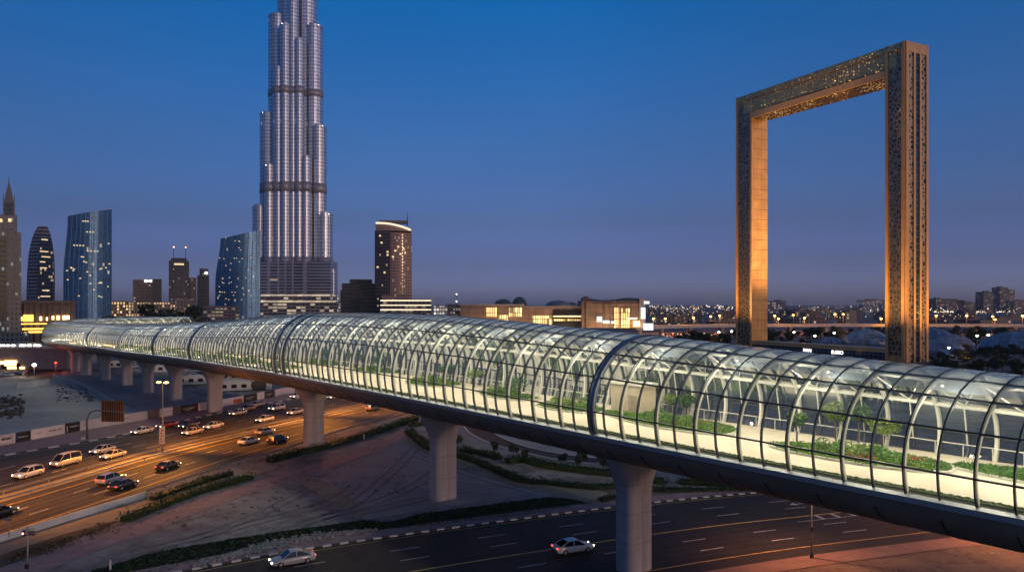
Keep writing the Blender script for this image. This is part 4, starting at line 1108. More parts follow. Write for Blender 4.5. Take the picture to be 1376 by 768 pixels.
# spire tower at the left border
Y = 500; k = Y / F
t = base_thing('spire_tower', 'tall stepped stone tower with pointed spire at the left border', 'tower', 4, 4, Y)
fa = facade('stone_tower_front', (0.15, 0.155, 0.175), (0.03, 0.045, 0.05), 3.0, 3.3, 0.55, 0.55, 0.10, (0.85, 0.9, 0.8), 0.5)
fb = facade('dark_tower_glass', (0.05, 0.06, 0.07), (0.02, 0.035, 0.045), 2.2, 3.3, 0.8, 0.7, 0.05, (0.7, 0.9, 0.85), 0.7)
MB().box((-8, 0, 0), 30, 20, zz(312, Y)).build('body', fa, t, local=True)
MB().box((9.5, 2, 0), 5.4, 18, zz(312, Y)).build('side_wing', fa, t, local=True)
MB().box((-4.5, -10.2, 8), 14, 0.6, zz(320, Y) - 8).build('glass_bay', fb, t, local=True)
MB().box((2.5, -1, zz(312, Y)), 14, 15, 11).build('upper_stage', fa, t, local=True)
cz = zz(290, Y); MB().box((4, 0, cz), 8.4, 8.4, 9, top=0.85).build('crown_base', fb, t, local=True)
for s in (-1, 1): MB().box((4 + s * 3.6, -3.6, cz), 1.2, 1.2, 14, top=0.4).build('pinnacle', fa, t, local=True)
MB().loft([[(4 + a * q, b * q, cz + z) for a, b in ((-1, -1), (1, -1), (1, 1), (-1, 1))] for z, q in ((9, 3.4), (17, 1.7), (22, 0.5), (27, 0.12))]).build('spire', plain('spire_stone', (0.17, 0.15, 0.15), 0.6, 0.3), t, local=True)
windows(t, [(-1.5, zz(300, Y), -8.7), (4.5, zz(299, Y), -8.7)], WW, 2.2, 2.2)
MB().box((0, -14, 0), 34, 26, 9).build('podium', fa, t, local=True)

# petal shaped tower
Y = 900
t = base_thing('petal_tower', 'curved pointed tower with stone flank and banded glass front', 'tower', 36, 74, Y)
fa = facade('petal_bands', (0.34, 0.29, 0.3), (0.05, 0.05, 0.06), 60, 4.2, 0.99, 0.5, 0.0, wvar=0.1)
fb = facade('petal_glass', (0.12, 0.11, 0.125), (0.03, 0.035, 0.05), 2.6, 4.2, 0.75, 0.6, 0.09, (1, 0.72, 0.4), 1.4)
tab = [(0, 36.5, 50, 72), (0.3, 35.5, 50, 74), (0.55, 36.5, 50.5, 74), (0.72, 38.5, 51.5, 73), (0.85, 42, 53.5, 70.5), (0.94, 46, 57, 67.5), (1.0, 51, 60.5, 64)]
rings = []
for i in range(25):
    f = i / 24; j = max(q for q in range(len(tab) - 1) if tab[q][0] <= f); A, B = tab[j], tab[j + 1]; g_ = min(1, (f - A[0]) / (B[0] - A[0])); xl, xm, xr = [(A[q] + (B[q] - A[q]) * g_ - 55) * Y / F for q in (1, 2, 3)]
    z = f * zz(304, Y); dd = max(0.35, 1 - max(0, f - 0.6) * 1.5)
    rings.append([(xl, 2 * dd, z), (xm, -11 * dd, z), (xr, 3 * dd, z), (xr - 4 * dd, 14 * dd, z), (xl + 4 * dd, 14 * dd, z)])
MB().loft(rings).build('body', fa, t, local=True)
fr_ = [[(r[1][0] + 0.6, r[1][1] - 0.35, r[1][2]), (r[2][0] - 0.6, r[2][1] - 0.35, r[2][2]), (r[2][0] - 0.8, r[2][1] + 0.6, r[2][2]), (r[1][0] + 0.6, r[1][1] + 1.2, r[1][2])] for r in rings[:22]]
MB().loft(fr_).build('glass_front', fb, t, local=True)
for yy in (322, 338, 345, 352, 360, 390, 398):
    i = int((zz(yy, Y) / zz(304, Y)) * 24); r = rings[i]; q = random.uniform(0.1, 0.3)
    a = Vector(r[1]).lerp(Vector(r[2]), q); b = Vector(r[1]).lerp(Vector(r[2]), min(0.9, q + random.uniform(0.3, 0.6)))
    MB().bar((a.x, a.y - 0.6, zz(yy, Y)), (b.x, b.y - 0.6, zz(yy, Y)), 0.6, 1.2).build('lit_window', WW, t, local=True)

# blue sail towers
def sail(label, x0, x1, yl, yr, Y, bow, cells, seed):
    va = -math.atan(((x0 + x1) / 2 - 688) / F); t = base_thing('glass_tower', label, 'tower', x0, x1, Y, None, va)
    w = wd(x1 - x0, Y) * math.cos(va); D = 30; n = 14
    fb = facade('blue_tower_glass%d' % seed, (0.05, 0.15, 0.30), (0.03, 0.13, 0.30), 2.4, 4.0, 0.82, 0.9, 0.012, (1, 0.75, 0.45), 1.4, rough=0.35, grough=0.3, wmetal=0.3, gmetal=0.4, seed=seed, fac_rand=0.3)
    rings = []; m = 10
    for i in range(n + 1):
        f = i / n; q = []
        cut = -bow * math.sin(min(1, max(0, (f - 0.45) / 0.55)) * math.pi / 2) ** 2
        for j in range(m + 1):
            u = j / m; zt = zz(yl + (yr - yl) * u, Y)
            q.append((-w / 2 + u * w + (1 - u) * (-cut) * 0.8, -D / 2 - 6 * math.sin(u * math.pi) + 3, f * zt))
        for j in range(m + 1):
            u = 1 - j / m; zt = zz(yl + (yr - yl) * u, Y)
            q.append((-w / 2 + u * w * 0.98 + (1 - u) * (-cut) * 0.8, D / 2, f * zt))
        rings.append(q)
    b = MB().loft(rings).build('body', fb, t, local=True)
    mb = MB()
    for j in range(0, m + 1):
        for ra, rb in zip(rings, rings[1:]): mb.bar(Vector(ra[j]) - Vector((0, 0.2, 0)), Vector(rb[j]) - Vector((0, 0.2, 0)), 0.5, 0.6)
    mb.build('mullion_grid', plain('blue_mullion%d' % seed, (0.10, 0.19, 0.3), 0.5, 0.3), t, local=True)
    windows(t, [((x - (x0 + x1) / 2) * Y / F * math.cos(va), zz(y, Y), -D / 2 - 6 * math.sin((x - x0) / (x1 - x0) * math.pi) + 2.4) for x, y in cells], WW, 1.7, 0.9)
    MB().box((w / 2 - 3, 0, zz(yr, Y) - 2), 3, 3, 4).build('roof_plant', M['steel'], t, local=True)
    return t
rg = random.Random(5)
cells = [(112, 300), (115, 300), (118, 300), (117, 314), (121, 314), (125, 314), (100, 332), (104, 332), (108, 332), (112, 332), (118, 339), (122, 339), (127, 339), (131, 339), (110, 347), (112, 347), (113, 353), (116, 354), (96, 361), (99, 365), (97, 362), (100, 363), (146, 328), (147, 355), (135, 380), (133, 381), (136, 381), (108, 375), (121, 371)] + [(rg.uniform(90, 148), rg.uniform(355, 402)) for _ in range(12)]
sail('tall blue glass tower with slanting roof left of the low lit apartments', 86, 150, 293, 281, 800, 5, cells, 11)
cells = [(316, 325), (321, 325), (322, 326), (321, 334), (323, 337), (299, 380), (301, 381), (296, 393), (299, 393), (302, 393), (315, 348), (318, 348), (312, 393), (316, 393), (314, 397), (303, 409)] + [(rg.uniform(295, 338), rg.uniform(345, 405)) for _ in range(22)]
sail('dark blue glass tower with rounded slanting top beside the silvery supertall tower', 290, 350, 322, 309, 1250, 10, cells, 12)

# hotel tower with lit curved crown
Y = 900
t = base_thing('crowned_tower', 'brown hotel tower with a curved lit crown and thin mast', 'tower', 504, 553, Y)
w = wd(49, Y); fa = facade('hotel_glass', (0.10, 0.085, 0.085), (0.025, 0.028, 0.04), 2.6, 4.0, 0.6, 0.5, 0.03, (1, 0.75, 0.45), 1.4)
fb = facade('hotel_balconies', (0.34, 0.235, 0.2), (0.05, 0.045, 0.05), 2.2, 3.6, 0.55, 0.5, 0.06, (1, 0.7, 0.38), 1.2)
zt = zz(312, Y); n = 10
def plan(u0, u1, yo=0.0): return [(-w / 2 + w * (u0 + (u1 - u0) * k / n), -14 - 7 * math.sin((u0 + (u1 - u0) * k / n) * math.pi) + yo) for k in range(n + 1)]
def wall(u0, u1, z0, z1f, mat, nm, yo=0.0, back=12):
    pl = plan(u0, u1, yo); ring = pl + [(pl[-1][0], back), (pl[0][0], back)]
    return MB().loft([[(*p, z0) for p in ring], [(*p, z1f((p[0] + w / 2) / w)) for p in ring]]).build(nm, mat, t, local=True)
wall(0, 0.42, 0, lambda u: zt, fa, 'glass_wing'); wall(0.42, 1, 0, lambda u: zt - 2, fb, 'balcony_wing', -0.8)
wall(0.02, 0.99, zt, lambda u: zz(300 + 9 * u * u, Y), plain('crown_plaster', (0.36, 0.27, 0.22), 0.7), 'crown', 0.3)
for a in range(8):
    u0, u1 = 0.03 + a * 0.118, 0.03 + (a + 1) * 0.118
    p, q = [(-w / 2 + w * u, -14 - 7 * math.sin(u * math.pi) - 0.6, zz(300 + 9 * u * u, Y) - 1.5) for u in (u0, u1)]
    MB().bar(p, q, 1.0, 2.0).build('crown_light', glow('crown_glow', (1, 0.8, 0.6), 1.3) if a == 0 else bpy.data.materials['crown_glow'], t, local=True)
MB().box((0, 0, zz(300, Y)), w * 0.75, 12, 3).build('roof_plant', M['belly'], t, local=True)
MB().cyl((w / 2 - 5, 0, zz(303, Y)), 0.7, wd(18, Y), 6, 0.15).build('mast', M['dark'], t, local=True)
windows(t, [((x - 528.5) * Y / F, zz(y, Y), -20.5) for x, y in ((511, 320), (513, 329), (521, 341), (521, 345), (508, 361), (517, 368), (526, 368))] + [(wd(x - 528.5, Y), zz(318 + random.uniform(0, 40), Y), -22.0) for x in (528, 531, 535, 538, 542, 544)], WW, 2.2, 2.0)
t = base_thing('hotel_podium', 'low podium block with bright horizontal light bands under the crowned tower', 'podium building', 512, 581, 880)
Y = 880; w = wd(69, Y)
MB().box((0, 0, 0), w, 40, zz(402, Y)).build('body', facade('podium_dark', (0.13, 0.12, 0.12), (0.02, 0.02, 0.025), 5, 4.5, 0.7, 0.6, 0.25, (1, 0.78, 0.45), 0.6), t, local=True)
for yy, h_ in ((404.5, 1.5), (410.5, 1.2), (416.5, 1.4)): MB().box((0, -20.2, zz(yy, Y)), w, 0.6, h_).build('light_band', glow('podium_band%d' % yy, (1, 0.84, 0.6), 1.3), t, local=True)
MB().box((w / 2 - 1, -20.3, 0), 2, 0.8, zz(402, Y)).build('end_pier', M['conc_pale'], t, local=True)
MB().box((-w / 2 + 18, -10, zz(402, Y)), wd(38, Y), 20, wd(6, Y)).build('upper_storey', fb, t, local=True)
# terraced office
Y = 920
t = base_thing('office_block', 'dark terraced office block right of the supertall tower', 'office block', 457, 513, Y)
fo = facade('dark_office', (0.05, 0.05, 0.06), (0.02, 0.022, 0.03), 40, 4.2, 0.98, 0.45, 0.03, (0.9, 0.85, 0.7), 0.4)
for x0, x1, y0, d in ((458, 513, 390, 40), (460, 513, 381, 32), (470, 500, 375.5, 22)): MB().box((wd((x0 + x1) / 2 - 485, Y), 0, 0), wd(x1 - x0, Y), d, zz(y0, Y)).build('terrace_tier', fo, t, local=True)

# mid distance blocks on the left
def block(name, label, cat, x0, x1, yt, Y, D, mat, group=None, parts=()):
    t = base_thing(name, label, cat, x0, x1, Y, group)
    MB().box((0, 0, 0), wd(x1 - x0, Y), D, zz(yt, Y)).build('body', mat, t, local=True)
    MB().box((0, 0, zz(yt, Y)), wd(x1 - x0, Y) * 1.01, D * 1.01, wd(1.0, Y)).build('parapet', M['belly'], t, local=True)
    return t
t = block('apartment_block', 'long low apartment block full of warm lit windows', 'apartments', 113, 172, 405, 850, 30, facade('lit_apartments', (0.26, 0.2, 0.16), (0.05, 0.045, 0.05), 3.4, 3.4, 0.55, 0.6, 0.55, (1, 0.68, 0.3), 1.5))
block('apartment_block', 'second low apartment block with lit windows, nearer the dark trees', 'apartments', 173, 236, 406.5, 870, 30, facade('lit_apartments_b', (0.24, 0.19, 0.16), (0.05, 0.045, 0.05), 3.2, 3.4, 0.55, 0.6, 0.42, (1, 0.68, 0.32), 1.3))
t = block('office_block', 'mid height brown block with three white lamps on its roof', 'office block', 179, 215, 377, 1000, 34, facade('brown_office', (0.11, 0.09, 0.095), (0.05, 0.05, 0.06), 4, 4.2, 0.6, 0.5, 0.06, (1, 0.8, 0.6), 0.8))
for x in (196, 202, 208): MB().box((wd(x - 197, 1000), -17.3, zz(379, 1000)), 3.4, 0.6, 2.4).build('roof_lamp', M['lampw'], t, local=True)
MB().box((wd(14.5, 1000), -1, 0), wd(11, 1000), 36, zz(375, 1000)).build('glass_wing', facade('dark_wing', (0.05, 0.07, 0.10), (0.03, 0.05, 0.08), 3, 4, 0.8, 0.7, 0.02), t, local=True)
t = block('tower_block', 'grey brown tower with chamfered crown and twin antennas', 'tower', 227, 254, 352, 1000, 27, facade('grey_tower', (0.12, 0.11, 0.115), (0.05, 0.05, 0.055), 2.4, 4, 0.5, 0.55, 0.05, (1, 0.8, 0.5), 0.7))
MB().box((0, 0, zz(352, 1000)), 25, 24, 5, top=0.75).build('crown', M['brown_panel'], t, local=True)
MB().box((0, -13.6, zz(349.5, 1000) - 7), 13, 0.5, 2.2).build('crown_light', WW, t, local=True)
for x in (-7, 9): MB().cyl((x, 0, zz(347, 1000)), 0.35, 15, 6).build('antenna', M['dark'], t, local=True); MB().ball((x, 0, zz(347, 1000) + 15), 0.8, 6, 4).build('antenna_light', M['lampo'], t, local=True)
block('tower_block', 'slim pinkish tower half hidden behind the twin antenna tower', 'tower', 252, 264, 374, 1060, 15, facade('pink_tower', (0.2, 0.14, 0.135), (0.07, 0.06, 0.07), 3, 4, 0.5, 0.5, 0.1, (1, 0.8, 0.5), 0.7))
t = block('tower_block', 'slim dark slate tower with flat top', 'tower', 265, 281, 371, 1000, 18, facade('slate_tower', (0.04, 0.05, 0.075), (0.03, 0.04, 0.06), 2.4, 4, 0.7, 0.7, 0.015))
MB().box((1, 0, zz(370, 1000)), 12, 14, 9).build('upper_stage', facade('slate_top', (0.05, 0.055, 0.07), (0.04, 0.05, 0.06), 2, 3, 0.5, 0.5, 0.1), t, local=True)
MB().box((4, -8, zz(368, 1000)), 3, 1, 2).build('roof_lamp', M['lampw'], t, local=True)
block('low_building', 'low pale flat roofed building at the foot of the dark blue tower', 'building', 236, 262, 402, 900, 20, facade('low_pale', (0.18, 0.16, 0.16), (0.05, 0.05, 0.06), 4, 4, 0.6, 0.5, 0.3, (1, 0.8, 0.5), 0.6))
block('low_building', 'long low building with rows of lights before the supertall tower', 'building', 262, 322, 412, 930, 30, facade('low_long', (0.2, 0.17, 0.17), (0.04, 0.04, 0.05), 5, 4, 0.8, 0.4, 0.25, (1, 0.8, 0.55), 0.6))
# colonnaded civic block
Y = 560
t = base_thing('colonnade_building', 'flat roofed civic building with tall columns and amber lit entrance', 'building', 24, 101, Y)
w = wd(77, Y)
MB().box((0, 4, 0), w - 3, 26, zz(407, Y)).build('body', facade('civic_glass', (0.09, 0.075, 0.07), (0.025, 0.022, 0.022), 1.6, 14, 0.7, 0.92, 0.0), t, local=True)
MB().box((0, 2, zz(407, Y)), w + 2, 32, 1.8).build('roof_slab', plain('civic_stone', (0.16, 0.13, 0.12), 0.8), t, local=True)
for i in range(10): MB().box((-w / 2 + 1.5 + i * (w - 3) / 9, -11, 0), 1.6 if i % 3 else 3.2, 1.6, zz(407, Y)).build('column', plain('civic_column', (0.15, 0.12, 0.11), 0.8) if i == 0 else bpy.data.materials['civic_column'], t, local=True)
GW = glow('amber_lobby', (1, 0.55, 0.1), 2.0)
for x, y, ww, hh in ((28, 430.5, 4.5, 3.4), (39, 431, 7.5, 5.0), (40, 435, 26, 1.0), (46, 442, 17, 1.4), (50, 446, 13, 1.4), (55, 430, 1.5, 3), (63, 430, 1.2, 2.4), (71, 429, 1.5, 2.8), (78, 429, 2.2, 3), (86.5, 429, 3, 3), (91.5, 429, 2, 3)):
    MB().box((wd(x - 62.5, Y), -12.4 - random.uniform(0.2, 0.6), max(0.2, zz(y, Y))), ww, 0.5, hh).build('lobby_light', GW if x < 52 else M['lampo'], t, local=True)
# elevated forecourt with white lamps, left
Y = 318
t = base_thing('car_park_deck', 'low two level deck with a row of white lamps along its parapet', 'parking deck', -20, 88, Y)
w = wd(108, Y)
MB().box((0, 12, 0), w, 24, 9.0).build('wall', plain('deck_wall', (0.27, 0.24, 0.235), 0.85, 0, 0.2, 0.3), t, local=True)
MB().box((0, 11, 9.0), w + 0.6, 26, 1.0).build('parapet', M['conc_pale'], t, local=True)
for x, y, ww, hh in ((4, 489, 4, 1.2), (15, 491, 5, 2.2), (17, 496, 4, 0.9), (30, 497, 2, 0.8)): MB().box((wd(x - 34, Y), -0.35, max(0.3, H - (y - HY) * Y / F)), ww, 0.4, hh).build('lit_opening', M['lampo'], t, local=True)
MB().box((-6, -0.3, 0.3), 8, 0.5, 2.4).build('dark_opening', M['dark'], t, local=True)
for x in (1, 7, 13, 20, 31, 34, 42, 50, 55): MB().box((wd(x - 34, Y), -1.2, 10.0), random.uniform(0.9, 2.2), 0.5, 0.6).build('parapet_lamp', M['lampw'], t, local=True)
# globe lamps by the ramp
for x, y, yb, mat, lab in ((83, 463, 489, 'lampo', 'amber globe lamp below the far end of the glass tube'), (46, 490, 505, 'lampw', 'pale globe lamp by the curved ramp at the left'), (75, 487, 500, 'taill', 'red beacon lamp beside the last pier')):
    b = G(x, yb); s = b.y / F; h = (yb - y) * s
    t = thing('globe_lamp', lab, 'lamp', (b.x, b.y, 0)); MB().cyl((b.x, b.y, 0), 0.12, h, 6).build('pole', M['pole'], t)
    MB().ball((b.x, b.y, h), 0.75 if mat != 'taill' else 0.5, 10, 6, 0.75).build('globe', M[mat], t, True)
    light('POINT', (b.x, b.y - 1.2, h), 900, (1, 0.6, 0.25) if mat != 'taill' else (1, 0.1, 0.05), 0.5)
# ramp road left
mb = MB(); a = cr(px([(30, 505), (45, 493), (60, 484), (78, 478), (110, 476)]), 2); b_ = cr(px([(60, 512), (78, 503), (95, 492), (110, 486), (130, 484)]), 2)
n = min(len(a), len(b_)); rs = lambda p: [p[int(i * (len(p) - 1) / (n - 1))] for i in range(n)]
mb.ribbon(rs(a), rs(b_), 0.06); struct(mb.build('ramp_road', M['asphalt']))
o = MB().loft([[(*p, 0), (*p, 1.6), (p[0], p[1] + 0.4, 1.6), (p[0], p[1] + 0.4, 0)] for p in a]).build('ramp_wall', M['conc']); o['kind'] = 'structure'
def lowwall(label, pts, h, th, mat, name='boundary_wall'):
    pl = cr([tuple(G(x, y)[:2]) for x, y in pts], 1.5); mb = MB(); l, r = off(pl, -th / 2), off(pl, th / 2)
    mb.loft([[(*a, 0), (*a, h), (*b, h), (*b, 0)] for a, b in zip(l, r)])
    o = mb.build(name, mat); based(o, (*pl[len(pl) // 2], 0)); return tag(o, label, 'wall')
lowwall('low curved pale wall sweeping across the sand lot', [(72, 506), (95, 512), (118, 522), (140, 535), (160, 546)], 1.0, 0.8, M['conc'])
lowwall('broken pale wall with a dark gap on the blue sand lot', [(22, 522), (45, 520), (68, 516)], 2.0, 0.6, M['conc_pale'])
lowwall('long thin pale wall along the back of the sand lot', [(-30, 503), (0, 502), (40, 499)], 1.0, 0.5, M['conc'])
# excavation heaps
mb = MB()
for _ in range(260):
    c = G(random.uniform(-30, 32), random.choice((541, 556)) + random.gauss(0, 4)); r = random.uniform(0.25, 0.9)
    mb.ball((c.x, c.y, r * 0.2), r, 6, 4, random.uniform(0.4, 0.8))
for _ in range(120):
    c = G(random.uniform(75, 125), random.uniform(517, 540)); r = random.uniform(0.2, 0.6); mb.ball((c.x, c.y, r * 0.1), r, 5, 3, 0.5)
o = mb.build('rubble', plain('dark_rubble', (0.07, 0.055, 0.045), 0.95, 0, 0.5, 1.0)); o['kind'] = 'stuff'
# cabins and yard behind the hoarding
def cabin(label, x, y, L, Wd, h, rz, mat, name='site_cabin', cat='site cabin', win=True):
    b = G(x, y); t = thing(name, label, cat, (b.x, b.y, 0), rotz=rz)
    MB().box((0, 0, 0.25), L, Wd, h).build('body', mat, t, local=True)
    MB().box((0, 0, h + 0.25), L + 0.3, Wd + 0.3, 0.14).build('roof', M['conc_pale'], t, local=True)
    if win:
        for i in range(int(L / 3)): MB().box((-L / 2 + 1.5 + i * 3, -Wd / 2 - 0.03, 1.1), 1.6, 0.1, 1.1).build('window', M['carglass'], t, local=True)
    MB().box((0, 0, 0), L * 0.9, Wd * 0.9, 0.25).build('skid', M['dark'], t, local=True)
WH = plain('cabin_white', (0.5, 0.49, 0.5), 0.6, 0, 0.1)
cabin('long white cabin with dark window band right of the orange tinted pier', 330, 524, 16, 4, 2.8, 0.35, WH)
cabin('dark container beside the white cabin in the yard', 348, 524, 4, 3, 2.9, 0.35, M['dark'], win=False)
cabin('white cabin left of the orange tinted pier', 266, 516, 13, 4, 2.6, 0.3, WH)
cabin('long grey shed with dark roof deep in the yard', 325, 510, 26, 6, 3, 0.25, M['conc'])
cabin('low white cabin far back under the tube near the third pier', 212, 500, 12, 4, 2.6, 0.2, WH)
cabin('small white cabin far back between distant pier tops', 152, 494, 9, 4, 2.6, 0.1, WH)

# ------------------------------------------------------------------ the lit mall and its neighbours
Y = 620
t = base_thing('shopping_centre', 'long sandstone shopping centre with tall glowing entrance glazing', 'shopping centre', 618, 874, Y)
def mx(x): return wd(x - 746, Y)
SS = tiles('sandstone', (0.34, 0.23, 0.17), 0.8, 0.0, 6, 5)
GLZ = facade('mall_glazing', (0.2, 0.13, 0.07), (0.5, 0.4, 0.2), 1.9, 5.2, 0.72, 0.9, 0.9, (1, 0.70, 0.28), 1.5, seed=3)
GLZ.cycles.emission_sampling = 'NONE'
def bx(n, m, x0, x1, y0, y1, d, yo=0.0): return MB().box((mx((x0 + x1) / 2), yo + d / 2, max(0, zz(y1, Y))), wd(x1 - x0, Y), d, zz(y0, Y) - max(0, zz(y1, Y))).build(n, m, t, local=True)
bx('wing', SS, 618, 704, 409.5, 440, 40); bx('wing', SS, 704, 782, 412, 440, 40, 4); bx('wing', SS, 782, 862, 404, 440, 44, -3)
bx('roof_edge', M['conc_pale'], 617, 705, 408.6, 409.6, 41, -0.6); bx('roof_edge', M['conc_pale'], 703, 783, 411.2, 412.1, 41, 3.4)
for x0, x1 in ((654, 668), (684, 701)): bx('glazing', GLZ, x0, x1, 413, 425, 0.5, -0.6)
bx('glazing', GLZ, 669, 683, 423, 440, 0.5, -0.7); bx('glazing', GLZ, 716, 742, 424, 440, 0.5, 3.4); bx('glazing', GLZ, 824, 831, 413, 440, 0.5, -3.7); bx('glazing', GLZ, 834, 846, 414, 440, 0.5, -3.7)
bx('balcony_void', M['dark'], 743, 781, 416, 440, 0.6, 3.3); bx('light_row', M['lampo'], 744, 781, 424.2, 425.2, 0.4, 2.9); bx('light_row', GLZ, 744, 781, 428, 431, 0.4, 2.8)
bx('pilaster', SS, 812, 818, 408, 440, 1.5, -4.4); bx('pilaster', SS, 787, 796, 405, 440, 1.5, -4.4)
SGN = glow('sign_white', (1, 0.95, 0.86), 1.3)
for x0, x1, y0, y1 in ((801, 808, 425, 432), (809, 818, 430, 434), (842, 855, 426.5, 428.5), (820, 826, 431, 434), (850, 858, 431, 438), (864, 871, 404.5, 408)): bx('lit_sign', SGN if x0 != 850 else M['lampo'], x0, x1, y0, y1, 0.6, -5.5)
bx('end_tower', M['conc'], 858, 866, 401, 440, 20, -4); bx('lit_screen', SGN, 860, 866, 413, 428, 0.5, -4.7); bx('lit_screen', SGN, 863, 876, 434, 443, 0.5, -6.0)
for x, y_, e in ((640, -14, 9000), (676, -12, 14000), (729, -10, 14000), (760, -10, 9000), (806, -16, 16000), (838, -16, 16000), (856, -14, 9000)): light('POINT', ((x - 688) * Y / F, Y + y_, 5.0), e * 0.45, (1, 0.62, 0.25), 0.8)
# curved roof over the right wing
for x0, x1, ya, yb in ((785, 826, 399, 402), (828, 858, 402, 401)):
    rings = []
    for k in range(9):
        f = k / 8; yy = ya + (yb - ya) * f + 2.2 * math.sin(f * math.pi) * (1 if x0 == 785 else -0.7); x = x0 + (x1 - x0) * f
        rings.append([(mx(x), -4, zz(407.5, Y)), (mx(x), 1, zz(yy, Y)), (mx(x), 30, zz(yy + 1, Y)), (mx(x), 36, zz(407, Y))])
    MB().loft(rings).build('curved_roof', plain('mall_roof', (0.12, 0.12, 0.125), 0.5, 0.3), t, True, local=True)
MB().box((mx(787.5), 4, zz(408, Y)), wd(6, Y), 12, wd(10, Y)).build('roof_block', M['brown_panel'], t, local=True)
for i in range(26): MB().box((mx(625 + i * 9.2 + random.uniform(-3, 3)), random.uniform(-12, -6), 0.2), 0.9, 0.9, random.uniform(1.5, 3.5)).build('shopfront_light', M['lampo'] if i % 3 else M['lampw'], t, local=True)
DM = facade('dome_glass', (0.09, 0.12, 0.14), (0.05, 0.08, 0.10), 3, 3, 0.8, 0.8, 0.03, (1, 0.85, 0.6), 0.7, rough=0.4, grough=0.15, cyl=12)
def dome(label, x, y, rx, rz_, Y, mat, name='dome', cat='dome', group=None, yb=None):
    r = wd(rx, Y); z0 = max(0.0, zz(yb if yb else y, Y)) if yb else 0.0
    t = thing(name, label, cat, ((x - 688) * Y / F, Y, 0), group)
    hgt = zz(y, Y) - z0
    MB().ball((0, 0, z0), r, 32, 10, hgt / r, True).build('shell', mat, t, True, local=True)
    mb = MB()
    for k in range(12):
        a = math.pi * k / 12
        pp = [(math.cos(a) * r * 1.005 * math.cos(q), math.sin(a) * r * 1.005 * math.cos(q), z0 + hgt * 1.005 * math.sin(q)) for q in [math.pi * j / 20 for j in range(21)]]
        mb.tube(pp, r * 0.008, 4)
    mb.build('shell_ribs', M['trim'], t, local=True)
    if z0 > 0: MB().cyl((0, 0, 0), r * 1.02, z0, 24).build('drum', M['belly'], t, local=True)
    return t
dome('wide low dome with a lamp on top behind the shopping centre', 676, 401.5, 12, 6, 760, DM, yb=410); dome('round glass dome behind the shopping centre', 698, 398.5, 10, 10, 780, DM, yb=410)
dome('pale shell dome above the middle of the shopping centre', 750, 403.5, 17, 7, 760, plain('shell_metal', (0.22, 0.24, 0.27), 0.4, 0.4), yb=411); dome('small flattened dome right of the pale shell dome', 768, 406, 9, 5, 780, plain('shell_metal_dark', (0.12, 0.14, 0.17), 0.4, 0.4), yb=411)
for x in (640, 645, 655, 664, 677, 689, 706, 715, 722, 726, 733): pass
# low buildings and mast between hotel and mall
block('low_building', 'white lit low building just left of the shopping centre', 'building', 583, 601, 411, 800, 20, facade('low_white', (0.4, 0.38, 0.36), (0.3, 0.3, 0.28), 3, 4, 0.7, 0.6, 0.6, (1, 0.93, 0.8), 0.9))
block('low_building', 'grey low building with small lit windows before the lattice mast', 'building', 600, 620, 409, 850, 20, facade('low_grey', (0.12, 0.12, 0.13), (0.03, 0.03, 0.04), 3, 4, 0.5, 0.5, 0.2, (1, 0.85, 0.6), 0.8))
t = thing('radio_mast', 'thin lattice radio mast with white lights on the horizon', 'mast', ((613.5 - 688) * 0.9, 900, 0))
MB().loft([[(a * q, b * q, z) for a, b in ((-1, -1), (1, -1), (1, 1), (-1, 1))] for z, q in ((0, 1.2), (zz(394, 900), 0.35))]).build('lattice_shaft', M['steel'], t, local=True)
for z in (0.55, 0.75, 0.97): MB().box((0, -1, zz(394, 900) * z), 0.9, 0.9, 0.9).build('mast_light', M['lampw'], t, local=True)

# far towers on the right
FT2 = [facade('far_tower%d' % i, c, (0.03, 0.035, 0.05), 4, 4.5, 0.55, 0.55, l, (1, 0.85, 0.65), 0.9, seed=i) for i, (c, l) in enumerate((((0.12, 0.12, 0.15), 0.08), ((0.16, 0.14, 0.16), 0.12), ((0.30, 0.32, 0.36), 0.3)))]
for x0, x1, yt, Y, m, l in ((1032, 1056, 405, 1500, 2, 'white lit apartment block on the horizon right beside the golden leg'), (1253, 1268, 402, 2300, 0, 'stepped dark block on the horizon just right of the near golden leg'), (1266, 1291, 404, 2350, 1, 'wide dark block joining the stepped one on the horizon'),
                             (1316, 1329, 393, 2300, 0, 'dark tower with lit roof among the horizon towers at right'), (1338, 1349, 387, 2400, 0, 'taller twin tower on the horizon at right'), (1348, 1358, 390, 2420, 1, 'shorter twin tower on the horizon at right'),
                             (1357, 1385, 405, 2300, 1, 'low dark block at the right border on the horizon'), (1290, 1312, 407, 2600, 0, 'low block between the horizon towers'), (1155, 1190, 404, 2500, 2, 'low lit cluster on the horizon just left of the near golden leg')):
    t = block('tower_block', l, 'tower', x0, x1, yt, Y, 40, FT2[m])
    MB().box((wd(random.uniform(-2, 2), Y), 0, zz(yt, Y)), wd((x1 - x0) * 0.4, Y), 15, wd(2.5, Y)).build('roof_plant', M['belly'], t, local=True)
rg = random.Random(21)
FC = [facade('far_city%d' % i, c, (0.03, 0.03, 0.04), 4.5, 4, 0.5, 0.5, l, (1, 0.8, 0.5), 1.3, seed=40 + i) for i, (c, l) in enumerate((((0.10, 0.10, 0.12), 0.12), ((0.14, 0.12, 0.12), 0.2), ((0.09, 0.10, 0.13), 0.08)))]
protos = {}
